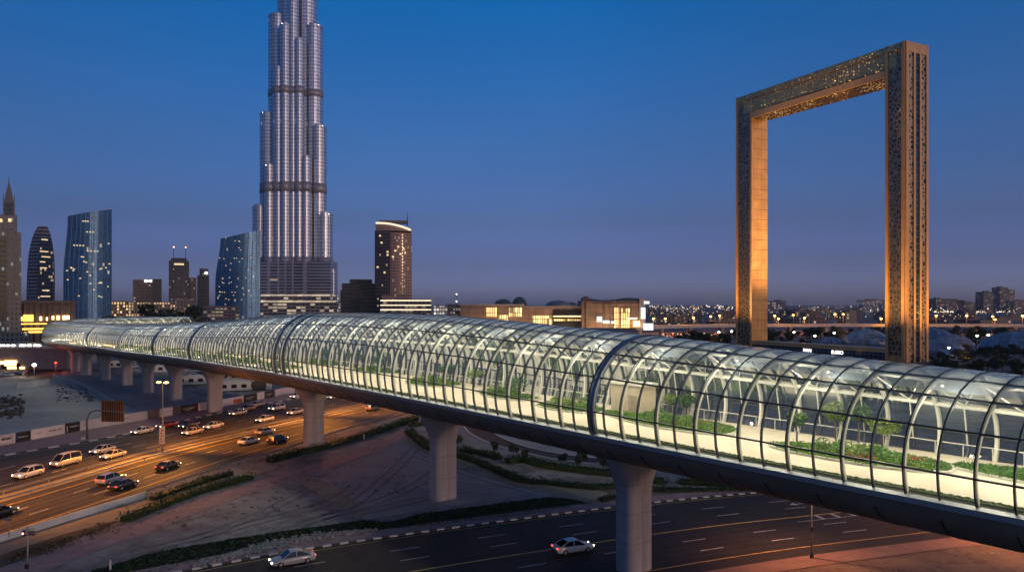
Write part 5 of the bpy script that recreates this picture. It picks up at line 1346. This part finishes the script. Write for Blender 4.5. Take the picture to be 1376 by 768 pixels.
for i in range(110):
    Y = rg.choice((950, 1200, 1600, 2200, 3000, 4200)) * rg.uniform(0.9, 1.1)
    x = rg.uniform(872, 1400) if i < 92 else rg.uniform(560, 640)
    if 985 < x < 1036 and Y < 1500: x += 60
    key = rg.randrange(6)
    if key not in protos:
        t = thing('distant_building', 'small dim flat roofed building in the distant city below the horizon', 'building', ((x - 688) * Y / F, Y, 0), 'distant city buildings')
        w, d, h = ((22, 18, 9), (34, 20, 7), (18, 18, 14), (45, 25, 8), (26, 20, 12), (16, 16, 18))[key]
        MB().box((0, 0, 0), w, d, h).build('body', FC[key % 3], t, local=True); MB().box((w * 0.2, 0, h), w * 0.3, d * 0.5, 2.2).build('roof_plant', M['belly'], t, local=True)
        protos[key] = t
    else:
        t = copy_tree(protos[key]); t.location = ((x - 688) * Y / F, Y, 0)
    t.rotation_euler.z = rg.uniform(-0.3, 0.3)
# countless tiny city lights
def cloud(name, mat, n, fx, fy, fz, fs, seed):
    rg = random.Random(seed); mb = MB()
    for _ in range(n):
        Y = fy(rg); x = fx(rg); s = fs(rg) * Y / 1000; mb.ball(((x - 688) * Y / F, Y, fz(rg)), s, 6, 4)
    o = mb.build(name, mat); o['kind'] = 'stuff'; return o
far = lambda r: 900 * (7 ** r.random())
cloud('city_lights', glow('city_light_white', (1, 0.92, 0.8), 2.0), 260, lambda r: r.uniform(872, 990) if r.random() < 0.4 else r.uniform(1030, 1400), far, lambda r: r.uniform(4, 20), lambda r: 0.25 + 0.55 * r.random() ** 3, 1)
cloud('city_lights', glow('city_light_amber', (1, 0.55, 0.2), 1.8), 300, lambda r: r.uniform(872, 990) if r.random() < 0.5 else r.uniform(1030, 1400), far, lambda r: r.uniform(3, 14), lambda r: 0.25 + 0.55 * r.random() ** 3, 2)
cloud('city_lights', glow('city_light_row', (1, 0.88, 0.7), 2.0), 60, lambda r: r.choice((r.uniform(1255, 1282), r.uniform(1290, 1325), r.uniform(1337, 1349))), lambda r: 1500 + r.uniform(-10, 10), lambda r: 12 + r.uniform(-1, 1), lambda r: 0.5, 3)
cloud('city_lights', glow('city_light_left', (1, 0.72, 0.4), 1.8), 170, lambda r: r.uniform(585, 800), lambda r: r.uniform(700, 1500), lambda r: r.uniform(3, 14), lambda r: 0.25 + 0.4 * r.random() ** 3, 4)
cloud('traffic_lights_far', glow('far_traffic_red', (1, 0.22, 0.08), 1.6), 90, lambda r: r.uniform(878, 965), lambda r: r.uniform(560, 680), lambda r: r.uniform(0.8, 1.2), lambda r: 0.4 + 0.3 * r.random(), 5).name = 'distant_traffic'
cloud('distant_traffic', glow('far_traffic_white', (1, 0.75, 0.5), 1.8), 60, lambda r: r.uniform(885, 965), lambda r: r.uniform(560, 680), lambda r: r.uniform(0.8, 1.2), lambda r: 0.4 + 0.3 * r.random(), 6)

# overpass
OV = cr([(100, 640), (150, 690), (230, 720), (330, 730), (460, 725), (650, 700)], 6)
t = thing('overpass', 'long low overpass with pale parapets behind the golden frame', 'overpass', (*OV[len(OV) // 2], 0))
l, r = off(OV, -8), off(OV, 8)
MB().loft([[(*a, 6.0), (*a, 7.4), (*b, 7.4), (*b, 6.0)] for a, b in zip(l, r)]).build('deck', M['asphalt_old'], t)
for e in (-8.2, 8.2):
    a, b = off(OV, e - 0.2), off(OV, e + 0.2); MB().loft([[(*p, 5.8), (*p, 8.4), (*q, 8.4), (*q, 5.8)] for p, q in zip(a, b)]).build('parapet', M['conc_pale'], t)
for p in OV[3::6]: MB().box((*p, 0), 3, 10, 6.0).build('support', M['conc'], t)
def far_lamp(x, y, Y, label, col='lampo', e=0, group='amber lamps along the distant roads'):
    z = zz(y, Y); X = (x - 688) * Y / F
    t = thing('distant_street_lamp', label, 'street lamp', (X, Y, 0), group)
    MB().cyl((0, 0, 0), 0.2, z, 6, 0.12).build('pole', M['pole'], t, local=True)
    MB().ball((0, 0, z), 0.0016 * Y, 8, 5, 0.7).build('lamp_head', M[col], t, True, local=True)
    if e: light('POINT', (X, Y - 2, z), e, ORANGE, 1.0)
for n_, (x, y, Y) in enumerate(((878, 428, 690), (894, 428, 720), (932, 427, 700), (955, 425, 900), (967, 424, 720), (1041, 424, 740), (1046, 428, 720), (1066, 423, 760), (1081, 427, 700), (1122, 422, 740), (1133, 422, 740), (1184, 428, 720), (1258, 424, 690), (1299, 424, 690), (1334, 425, 680), (1337, 429, 690), (1374, 424, 660))):
    far_lamp(x, y, Y, 'amber street lamp on a thin pole along the distant overpass road', 'lamphead', 14000 if n_ % 2 == 0 else 7000)
for x, y, Y, l in ((1067, 446, 480, 'white park lamp above the glass roof, left of the park dome'), (1095, 451, 450, 'brighter white park lamp nearest the left foot of the large park dome'), (1121, 447, 480, 'small white park lamp directly behind the dome top'), (1275, 467, 380, 'bright white park lamp in front of the blue domes'),
                (1313, 451, 470, 'white park lamp among trees right of the blue domes'), (1328, 450, 470, 'white park lamp left of the big dark dome'), (966, 446, 480, 'white park lamp in trees left of the golden leg'), (983, 445, 490, 'white park lamp touching the golden leg')):
    far_lamp(x, y, Y, l, 'lampw', 0, 'white lamps in the park')
# park domes
PD = facade('park_dome_skin', (0.42, 0.45, 0.52), (0.32, 0.36, 0.44), 4, 4, 0.9, 0.9, 0.0, rough=0.35, grough=0.25, cyl=14)
PD2 = facade('park_dome_blue', (0.2, 0.28, 0.4), (0.13, 0.22, 0.36), 4, 4, 0.9, 0.9, 0.0, rough=0.35, grough=0.2, cyl=14)
dome('large pale park dome just left of the near golden leg', 1164, 441.5, 29, 20, 520, PD, 'park_dome', 'dome'); dome('small flat pale dome beside the large park dome', 1117, 453, 16, 8, 530, PD, 'park_dome', 'dome')
dome('tallest blue park dome right of the near golden leg', 1254, 440, 30, 30, 470, PD2, 'park_dome', 'dome'); dome('wide blue park dome sloping right of the tallest one', 1280, 449, 28, 22, 440, PD, 'park_dome', 'dome'); dome('low front blue dome beside the near golden leg', 1256, 456, 34, 22, 400, PD2, 'park_dome', 'dome')
dome('big dark blue dome at the right border', 1368, 445, 48, 30, 430, PD2, 'park_dome', 'dome')
# park trees
def bigtree(seed, h, r, n):
    rg = random.Random(seed); tr, c = MB(), MB()
    tr.tube([(0, 0, 0), (0.1, 0, h * 0.3), (-0.1, 0.1, h * 0.6), (0, 0, h * 0.85)], [0.35, 0.28, 0.18, 0.06], 8)
    for k in range(9):
        a = rg.uniform(0, 6.28); q = r * rg.uniform(0.35, 0.8); z = h * rg.uniform(0.5, 0.92)
        e = (math.cos(a) * q, math.sin(a) * q, z); tr.tube([(0, 0, z * 0.6), (e[0] * 0.5, e[1] * 0.5, z * 0.85), e], [0.14, 0.09, 0.04], 5)
        leaves(c, e, (r * 0.48, r * 0.48, h * 0.15), n, 0.42, rng=rg)
    return tr, c
kinds = []
for k, (s, h, r, n, l) in enumerate(((31, 6.5, 4.0, 80, 'broad dark park tree in the tree belt beyond the glass roof'), (32, 8.0, 3.6, 80, 'taller dark park tree in the tree belt beyond the glass roof'), (33, 5.0, 3.4, 70, 'low bushy park tree in the tree belt beyond the glass roof'))):
    t = thing('park_tree', l, 'tree', (0, 0, 0), 'dark trees of the park belt'); a, b = bigtree(s, h, r, n)
    a.build('trunk', M['bark'], t, True, local=True); b.build('crown', M['treeleaf'], t, local=True); kinds.append([t, False])
rg = random.Random(8)
def put(x, Y, s=1.0, kk=None):
    e = kinds[rg.randrange(3) if kk is None else kk]
    if not e[1]: t = e[0]; e[1] = True
    else: t = copy_tree(e[0])
    t.location = ((x - 688) * Y / F, Y, 0); t.rotation_euler.z = rg.uniform(0, 6.28); q = s * rg.uniform(0.8, 1.2); t.scale = (q, q, q)
    return t
for _ in range(150):
    x = rg.uniform(905, 1400); Y = rg.uniform(470, 640)
    if x < 985: Y = rg.uniform(430, 560)
    if 1085 < x < 1200 and Y < 545: Y = rg.uniform(560, 640)
    if 1215 < x < 1310 and Y < 520: Y = rg.uniform(540, 640)
    if x > 1310 and Y < 480: Y = rg.uniform(500, 640)
    put(x, Y)
for x, Y in ((1318, 395), (1335, 385), (1352, 380), (1300, 400), (1370, 375), (1345, 400), (1325, 400), (1362, 392), (1290, 385), (1385, 380), (1340, 370), (1310, 385)): put(x, Y, 0.75)
lt = None
for n_, (x, Y, s) in enumerate(((158, 560, 2.5), (172, 580, 2.3), (186, 570, 2.4), (200, 590, 2.6), (212, 560, 2.9), (224, 570, 3.0), (236, 590, 3.1), (248, 570, 2.8), (258, 600, 2.6), (268, 620, 2.2))):
    t = put(x, Y, s, n_ % 3); t['label'] = 'big dark tree in the clump behind the tube below the lit apartments'; t['group'] = 'dark trees behind the far tube'
for _ in range(46): put(rg.uniform(1255, 1410), rg.uniform(270, 372), rg.uniform(0.6, 0.8))
# small trees by the loop road
proto = None
for n_, (x, y, s) in enumerate(((665, 612, 1.0), (690, 616, 1.0), (706, 621, 0.9), (756, 627, 0.9), (780, 633, 1.25), (810, 636, 1.1))):
    g = G(x, y)
    if proto is None:
        proto = thing('verge_tree', 'young round tree on the verge beside the loop road', 'tree', (g.x, g.y, 0), 'young trees along the loop road'); a, b = small_tree('treeleaf', 2.6, 0.8, 700, seed=77)
        a.build('trunk', M['bark'], proto, True, local=True); b.build('crown', M['treeleaf'], proto, local=True); t = proto
    else: t = copy_tree(proto); t.location = (g.x, g.y, 0)
    t.scale = (s, s, s); t.rotation_euler.z = n_ * 1.3
    t['label'] = ('slim young tree by the loop road, first past the pale pier', 'slim young tree by the loop road, second past the pale pier', 'thin young tree by the loop road above the broad hedge', 'young tree by the loop road right of the white post', 'largest young tree by the loop road', 'young tree by the loop road closest to the big pier')[n_]
SKY_EL = 4.0; SKY_S = 0.15; SUN_E = 0.55; EXPO = 0.0; WEST = (0.78, 0.82, 1.22)
SKY_TINT = ((0.0, (1.62, 2.1, 8.8)), (0.018, (1.55, 1.96, 7.7)), (0.05, (1.04, 1.1, 3.4)), (0.107, (0.78, 0.78, 1.66)), (0.204, (0.57, 0.87, 1.6)), (0.378, (0.04, 1.02, 1.86)), (0.62, (1.05, 1.05, 1.08)), (1.0, (1.75, 1.66, 1.6)))
HAZE = 0.00006
# ------------------------------------------------------------------ vehicles
PAINT = {}
def paint(c):
    if c not in PAINT:
        rgb = {'white': (0.7, 0.69, 0.67), 'cream': (0.66, 0.58, 0.42), 'silver': (0.36, 0.37, 0.4), 'black': (0.012, 0.012, 0.015), 'navy': (0.03, 0.05, 0.12), 'grey': (0.14, 0.14, 0.15), 'red': (0.3, 0.02, 0.02), 'bronze': (0.25, 0.16, 0.1)}[c]
        t = NT('car_paint_' + c); b = t.new('ShaderNodeBsdfPrincipled'); f = t.noise(2.5, 4)
        t.l(t.ramp(f, [(0.3, tuple(x * 0.88 for x in rgb)), (0.7, tuple(min(1, x * 1.06) for x in rgb))]), b.inputs['Base Color'])
        b.inputs['Roughness'].default_value = 0.32; b.inputs['Coat Weight'].default_value = 0.6; b.inputs['Coat Roughness'].default_value = 0.06
        t.l(b.outputs[0], t.out.inputs[0]); PAINT[c] = t.m
    return PAINT[c]
SHAPES = {  # body sections x, zlo, zhi, half width ; cabin sections x, z, half width (belt / roof)
    'sedan': dict(body=[(-2.35, .42, .78, .70), (-2.25, .28, .95, .84), (-1.5, .22, 1.0, .90), (0.0, .20, .97, .92), (0.9, .20, .95, .91), (1.7, .22, .84, .88), (2.2, .28, .72, .80), (2.38, .40, .62, .64)],
                  cab=[(-1.85, .98), (-0.95, 1.40), (-0.2, 1.46), (0.35, 1.42), (1.15, .94)], r=.33, ax=1.42),
    'suv': dict(body=[(-2.3, .45, 1.0, .80), (-2.25, .34, 1.12, .90), (-1.4, .28, 1.12, .95), (0.0, .26, 1.10, .96), (1.0, .26, 1.08, .95), (1.75, .28, 1.0, .92), (2.25, .32, .92, .86), (2.4, .45, .80, .74)],
                cab=[(-2.22, 1.1), (-1.95, 1.66), (-0.4, 1.76), (0.35, 1.70), (1.1, 1.08)], r=.38, ax=1.42),
    'van': dict(body=[(-2.6, .42, 1.2, .88), (-2.55, .32, 1.25, .95), (-1.4, .28, 1.25, .97), (0.0, .28, 1.25, .97), (1.3, .28, 1.22, .96), (1.9, .30, 1.12, .93), (2.4, .34, .95, .86), (2.55, .45, .8, .72)],
                cab=[(-2.55, 1.22), (-2.45, 2.08), (-0.4, 2.16), (1.0, 2.08), (1.95, 1.14)], r=.36, ax=1.6)}
PROTO = {}
def meshes(kind):
    S = SHAPES[kind]; out = {}
    rings = []
    for x, a, b, w in S['body']:
        m = (a + b) / 2; rings.append([(x, -w * .86, a), (x, -w, a + .12), (x, -w, m + .08), (x, -w * .96, b - .07), (x, -w * .82, b), (x, w * .82, b), (x, w * .96, b - .07), (x, w, m + .08), (x, w, a + .12), (x, w * .86, a)])
    out['body'] = MB().loft(rings)
    hb = S['body'][3][3]
    zb = S['cab'][0][1]; zr = max(z for _, z in S['cab'])
    def hw(z): return hb * (.90 - .20 * max(0, (z - zb)) / (zr - zb + 1e-6))
    cab = MB(); g = []
    for x, z in S['cab']: g.append([(x, -hw(zb), min(zb, z) - .06), (x, -hw(z), z), (x, hw(z), z), (x, hw(zb), min(zb, z) - .06)])
    cab.loft(g); out['window'] = cab
    roof = MB(); rr = []
    for x, z in S['cab'][1:-1]: rr.append([(x, -hw(z) - .012, z - .10), (x, -hw(z) * .93, z + .03), (x, hw(z) * .93, z + .03), (x, hw(z) + .012, z - .10)])
    roof.loft(rr)
    for i, j in ((0, 1), (-1, -2), ):   # windscreen and rear pillars
        for s in (-1, 1):
            a, b = S['cab'][i], S['cab'][j]; roof.bar((a[0], s * (hw(zb) - .02), a[1]), (b[0], s * (hw(b[1]) - .01), b[1]), .07, .07)
    x0 = -0.25
    for s in (-1, 1): roof.bar((x0, s * (hw(zb) + .0), zb), (x0 - .05, s * (hw(zr) + .0), zr), .09, .05)
    out['roof'] = roof
    wh = MB(); n = 16; r = S['r']
    wh.loft([[(q * math.cos(2 * math.pi * k / n), y, q * math.sin(2 * math.pi * k / n)) for k in range(n)] for y, q in ((-.11, r * .9), (-.09, r), (.09, r), (.11, r * .9))])
    rm = MB().loft([[(q * math.cos(2 * math.pi * k / n), y, q * math.sin(2 * math.pi * k / n)) for k in range(n)] for y, q in ((-.125, r * .62), (.125, r * .62))])
    out['wheel'], out['rim'] = wh, rm
    f, b = S['body'][-1], S['body'][0]
    out['headlight'] = MB().ball((0, 0, 0), .14, 8, 5, .7); out['taillight'] = MB().box((0, 0, -.07), .14, .34, .15)
    out['bumper'] = MB().box((f[0] - .05, 0, f[1] - .08), .2, f[3] * 1.7, .2); out['bumper2'] = MB().box((b[0] + .05, 0, b[1] - .08), .2, b[3] * 1.7, .2)
    return out
def car(kind, color, x, y, head, label, cat=None, on=True, group='cars on the highway'):
    key = (kind, color, on)
    if key not in PROTO:
        ms = meshes(kind); S = SHAPES[kind]
        t = thing('passenger_van' if kind == 'van' else 'car', label, cat or ('van' if kind == 'van' else 'car'))
        ms['body'].build('body', paint(color), t, True, local=True); ms['window'].build('window', M['carglass'], t, local=True); ms['roof'].build('roof', paint(color), t, local=True)
        ms['bumper'].build('bumper', M['dark'], t, local=True); ms['bumper2'].build('bumper', M['dark'], t, local=True)
        w0 = r0 = None
        for sx in (-1, 1):
            for sy in (-1, 1):
                w = ms['wheel'].build('wheel', M['tyre'], t, True, local=True) if w0 is None else w0.copy()
                q = ms['rim'].build('rim', M['rim'], w, True, local=True) if w0 is None else r0.copy()
                if w0 is None: w0, r0 = w, q
                else: COL.objects.link(w); COL.objects.link(q); w.parent = t; q.parent = w
                w.location = (sx * S['ax'], sy * (S['body'][3][3] - .09), S['r'])
        hl = tl = None; f, b = S['body'][-2], S['body'][1]
        for sy in (-1, 1):
            h = ms['headlight'].build('headlight', M['headl'] if on else M['kerb_white'], t, True, local=True) if hl is None else hl.copy()
            k = ms['taillight'].build('taillight', M['taill'], t, local=True) if tl is None else tl.copy()
            if hl is None: hl, tl = h, k
            else: COL.objects.link(h); COL.objects.link(k); h.parent = t; k.parent = t
            h.location = (f[0] + .06, sy * f[3] * .78, f[2] - .10); k.location = (b[0] - .03, sy * b[3] * .76, b[2] - .14)
        PROTO[key] = t
    else: t = copy_tree(PROTO[key])
    g = G(x, y); t.location = (g.x, g.y, 0.03); t.rotation_euler = (0, 0, head); t['label'] = label
    if group: t['group'] = group
    return t
def hdg(Y):
    i = min(range(len(MED) - 1), key=lambda j: abs(MED[j][1] - Y)); return math.atan2(MED[i + 1][1] - MED[i][1], MED[i + 1][0] - MED[i][0])
far_side = [('suv', 'white', 38, 641, 'white car with bright headlights at the left border, first in the far lanes'), ('van', 'cream', 88, 625, 'cream passenger van with row of side windows on the far lanes'),
    ('sedan', 'white', 138, 608, 'white car running beside the cream sedan behind the passenger van'), ('sedan', 'cream', 152, 615, 'cream sedan just below the white car behind the passenger van'),
    ('sedan', 'white', 191, 582, 'white car with glowing headlights just left of the banner lamp post, by the kerb'), ('sedan', 'red', 224, 574, 'reddish car by the far kerb just right of the banner lamp post'),
    ('sedan', 'navy', 254, 574, 'dark blue car above the cream one right of the lamp post'), ('sedan', 'cream', 259, 583, 'cream car below the dark blue one right of the lamp post'),
    ('sedan', 'white', 287, 575, 'white car beneath the orange tinted pier foot'), ('sedan', 'cream', 320, 557, 'cream car first in the queue right of the orange tinted pier'), ('sedan', 'bronze', 333, 551, 'bronze car second in the queue by the hoarding'), ('sedan', 'cream', 345, 546, 'cream car third in the queue by the hoarding'),
    ('suv', 'white', 372, 551, 'white tall car between the queue and the thick highway pier'), ('sedan', 'white', 356, 566, 'white sedan with bright lamps in the middle of the far lanes'), ('sedan', 'cream', 397, 556, 'cream car just left of the thick highway pier'),
    ('sedan', 'white', 399, 534, 'small white car under the bridge edge left of the thick pier'), ('sedan', 'white', 448, 535, 'white car right of the thick pier under the tube'), ('sedan', 'white', 458, 533, 'second white car right of the thick pier under the tube'), ('sedan', 'cream', 481, 538, 'cream car farthest right in the far lanes')]
for k, c, x, y, l in far_side: car(k, c, x, y, hdg(G(x, y).y) + math.pi, l)
for k, c, x, y, l in (('sedan', 'black', 226, 630, 'black car alone on the orange lit lanes below the banner lamp post'), ('suv', 'silver', 149, 649, 'silver car side by side with a black sedan on near lanes'), ('sedan', 'black', 166, 656, 'black sedan side by side with the silver car'),
                      ('sedan', 'white', 334, 596, 'white car with red tail lamps on the orange lanes, left of two'), ('sedan', 'silver', 356, 583, 'silver car with red tail lamps ahead of the white one'), ('suv', 'black', 373, 595, 'black car near the guardrail left of the thick pier'),
                      ('suv', 'bronze', 501, 551, 'reddish brown car on orange lanes far right of the thick pier'), ('sedan', 'black', -2, 694, 'black car cut by the left border on the near lanes')):
    car(k, c, x, y, hdg(G(x, y).y), l)
def hnk(X):
    i = min(range(len(NK) - 1), key=lambda j: abs(NK[j][0] - X)); return math.atan2(NK[i + 1][1] - NK[i][1], NK[i + 1][0] - NK[i][0])
g = G(393, 755); car('sedan', 'silver', 393, 757, hnk(g.x) + math.pi, 'silver sedan with a lit headlight by the striped kerb of the avenue', group='cars on the avenue')
g = G(770, 739); car('sedan', 'white', 770, 741, hnk(g.x), 'white sedan with red tail lamps beside the yellow centre line of the avenue', group='cars on the avenue')
for k, (x, y, c, a, l) in enumerate(((250, 508, 'white', .4, 'white car parked in the yard between two piers, upper left'), (262, 506, 'white', .4, 'white car parked in the yard next to the black one'), (270, 504, 'black', .4, 'black car parked in the yard below the tube'),
                                     (258, 500, 'silver', .5, 'silver car parked farthest back in the yard'), (222, 497, 'white', .3, 'white car parked between the distant piers'), (180, 494, 'white', .3, 'white car parked deep between far pier shafts'),
                                     (70, 482, 'white', 1.0, 'white car with lamps climbing the curved ramp'), (66, 489, 'black', 1.0, 'black car on the curved ramp'), (10, 505, 'white', .2, 'white car parked before the lamp lit deck wall'), (22, 504, 'black', .2, 'black car parked before the lamp lit deck wall'))):
    car('sedan', c, x, y, a, l, on=(x == 70), group='parked and waiting cars near the yard')

# ------------------------------------------------------------------ sky, sun, camera
SUN_DIR = Vector((0.72, -0.69, 0.07)).normalized()     # towards the low western sun, behind the camera
w = bpy.data.worlds.new('World'); SC.world = w; w.use_nodes = True
nt = w.node_tree; nt.nodes.clear()
out = nt.nodes.new('ShaderNodeOutputWorld'); bg = nt.nodes.new('ShaderNodeBackground'); sky = nt.nodes.new('ShaderNodeTexSky')
sky.sky_type = 'NISHITA'; sky.sun_disc = False
sky.sun_elevation = R(SKY_EL); sky.sun_rotation = math.atan2(SUN_DIR.x, SUN_DIR.y); sky.air_density = 1.0; sky.dust_density = 1.2; sky.ozone_density = 3.0
tc = nt.nodes.new('ShaderNodeTexCoord'); sp = nt.nodes.new('ShaderNodeSeparateXYZ'); nt.links.new(tc.outputs['Generated'], sp.inputs[0])
rp = nt.nodes.new('ShaderNodeValToRGB'); nt.links.new(sp.outputs[2], rp.inputs[0])
e = rp.color_ramp.elements
for i, (p, c) in enumerate(SKY_TINT):
    if i > 1: e.new(p)
    e[i].position = p; e[i].color = (*c, 1)
# the western side of the sky keeps the warm afterglow
def mth(op, a, b):
    q = nt.nodes.new('ShaderNodeMath'); q.operation = op
    for k, v in enumerate((a, b)):
        if hasattr(v, 'is_output'): nt.links.new(v, q.inputs[k])
        else: q.inputs[k].default_value = v
    return q.outputs[0]
sx_ = SUN_DIR.xy.normalized()
dt = mth('ADD', mth('MULTIPLY', sp.outputs[0], sx_.x), mth('MULTIPLY', sp.outputs[1], sx_.y))
mr = nt.nodes.new('ShaderNodeMapRange'); mr.interpolation_type = 'SMOOTHSTEP'; mr.inputs[1].default_value = 0.05; mr.inputs[2].default_value = 0.85; nt.links.new(dt, mr.inputs[0])
wm = nt.nodes.new('ShaderNodeMix'); wm.data_type = 'RGBA'; nt.links.new(mr.outputs[0], wm.inputs[0]); nt.links.new(rp.outputs[0], wm.inputs[6]); wm.inputs[7].default_value = (*WEST, 1)
mx_ = nt.nodes.new('ShaderNodeMix'); mx_.data_type = 'RGBA'; mx_.blend_type = 'MULTIPLY'; mx_.inputs[0].default_value = 1
nt.links.new(sky.outputs[0], mx_.inputs[6]); nt.links.new(wm.outputs[2], mx_.inputs[7])
# darker towards the north side, slight unevenness of the dusty air
az = nt.nodes.new('ShaderNodeMapRange'); az.inputs[1].default_value = -0.55; az.inputs[2].default_value = 0.05; az.inputs[3].default_value = 0.66; az.inputs[4].default_value = 1.0; nt.links.new(sp.outputs[0], az.inputs[0])
mpg = nt.nodes.new('ShaderNodeMapping'); mpg.inputs['Scale'].default_value = (2, 2, 9); nt.links.new(tc.outputs['Generated'], mpg.inputs[0])
nz = nt.nodes.new('ShaderNodeTexNoise'); nz.inputs['Scale'].default_value = 1.6; nz.inputs['Detail'].default_value = 5; nt.links.new(mpg.outputs[0], nz.inputs[0])
fac = mth('MULTIPLY', az.outputs[0], mth('ADD', mth('MULTIPLY', nz.outputs[0], 0.16), 0.92))
m3 = nt.nodes.new('ShaderNodeVectorMath'); m3.operation = 'SCALE'; nt.links.new(mx_.outputs[2], m3.inputs[0]); nt.links.new(fac, m3.inputs['Scale'])
nt.links.new(m3.outputs[0], bg.inputs[0]); bg.inputs[1].default_value = SKY_S
nt.links.new(bg.outputs[0], out.inputs[0])
sd = bpy.data.lights.new('sun', 'SUN'); sd.energy = SUN_E; sd.angle = R(2.0); sd.color = (1.0, 0.58, 0.40)
so = bpy.data.objects.new('sun', sd); COL.objects.link(so); so.rotation_euler = SUN_DIR.to_track_quat('Z', 'Y').to_euler()

cd = bpy.data.cameras.new('camera'); co = bpy.data.objects.new('camera', cd); COL.objects.link(co)
cd.sensor_width = 36; cd.lens = 36 * F / 1376; cd.shift_y = (HY - 384) / 1376; cd.clip_end = 30000; cd.clip_start = 0.5
co.location = (0, 0, H); co.rotation_euler = (R(90), 0, 0); SC.camera = co
SC.view_settings.view_transform = 'Standard'; SC.view_settings.look = 'None'; SC.view_settings.gamma = 1; SC.view_settings.exposure = EXPO
SC.cycles.max_bounces = 6; SC.cycles.diffuse_bounces = 2; SC.cycles.glossy_bounces = 3; SC.cycles.transmission_bounces = 2; SC.cycles.transparent_max_bounces = 24
SC.cycles.sample_clamp_indirect = 3.0; SC.cycles.caustics_reflective = False; SC.cycles.caustics_refractive = False
SC.cycles.use_denoising = True
# thin evening haze round the whole place
if HAZE > 0:
    hz = MB().box((0, 4500, -1), 9500, 10200, 700).build('haze', NT('haze_air').m); hz['kind'] = 'stuff'
    m = hz.data.materials[0]; n_ = m.node_tree.nodes; n_.clear()
    o_ = n_.new('ShaderNodeOutputMaterial'); v_ = n_.new('ShaderNodeVolumePrincipled'); v_.inputs['Color'].default_value = (0.88, 0.92, 1.0, 1); v_.inputs['Density'].default_value = HAZE; v_.inputs['Anisotropy'].default_value = 0.2
    m.node_tree.links.new(v_.outputs[0], o_.inputs['Volume'])
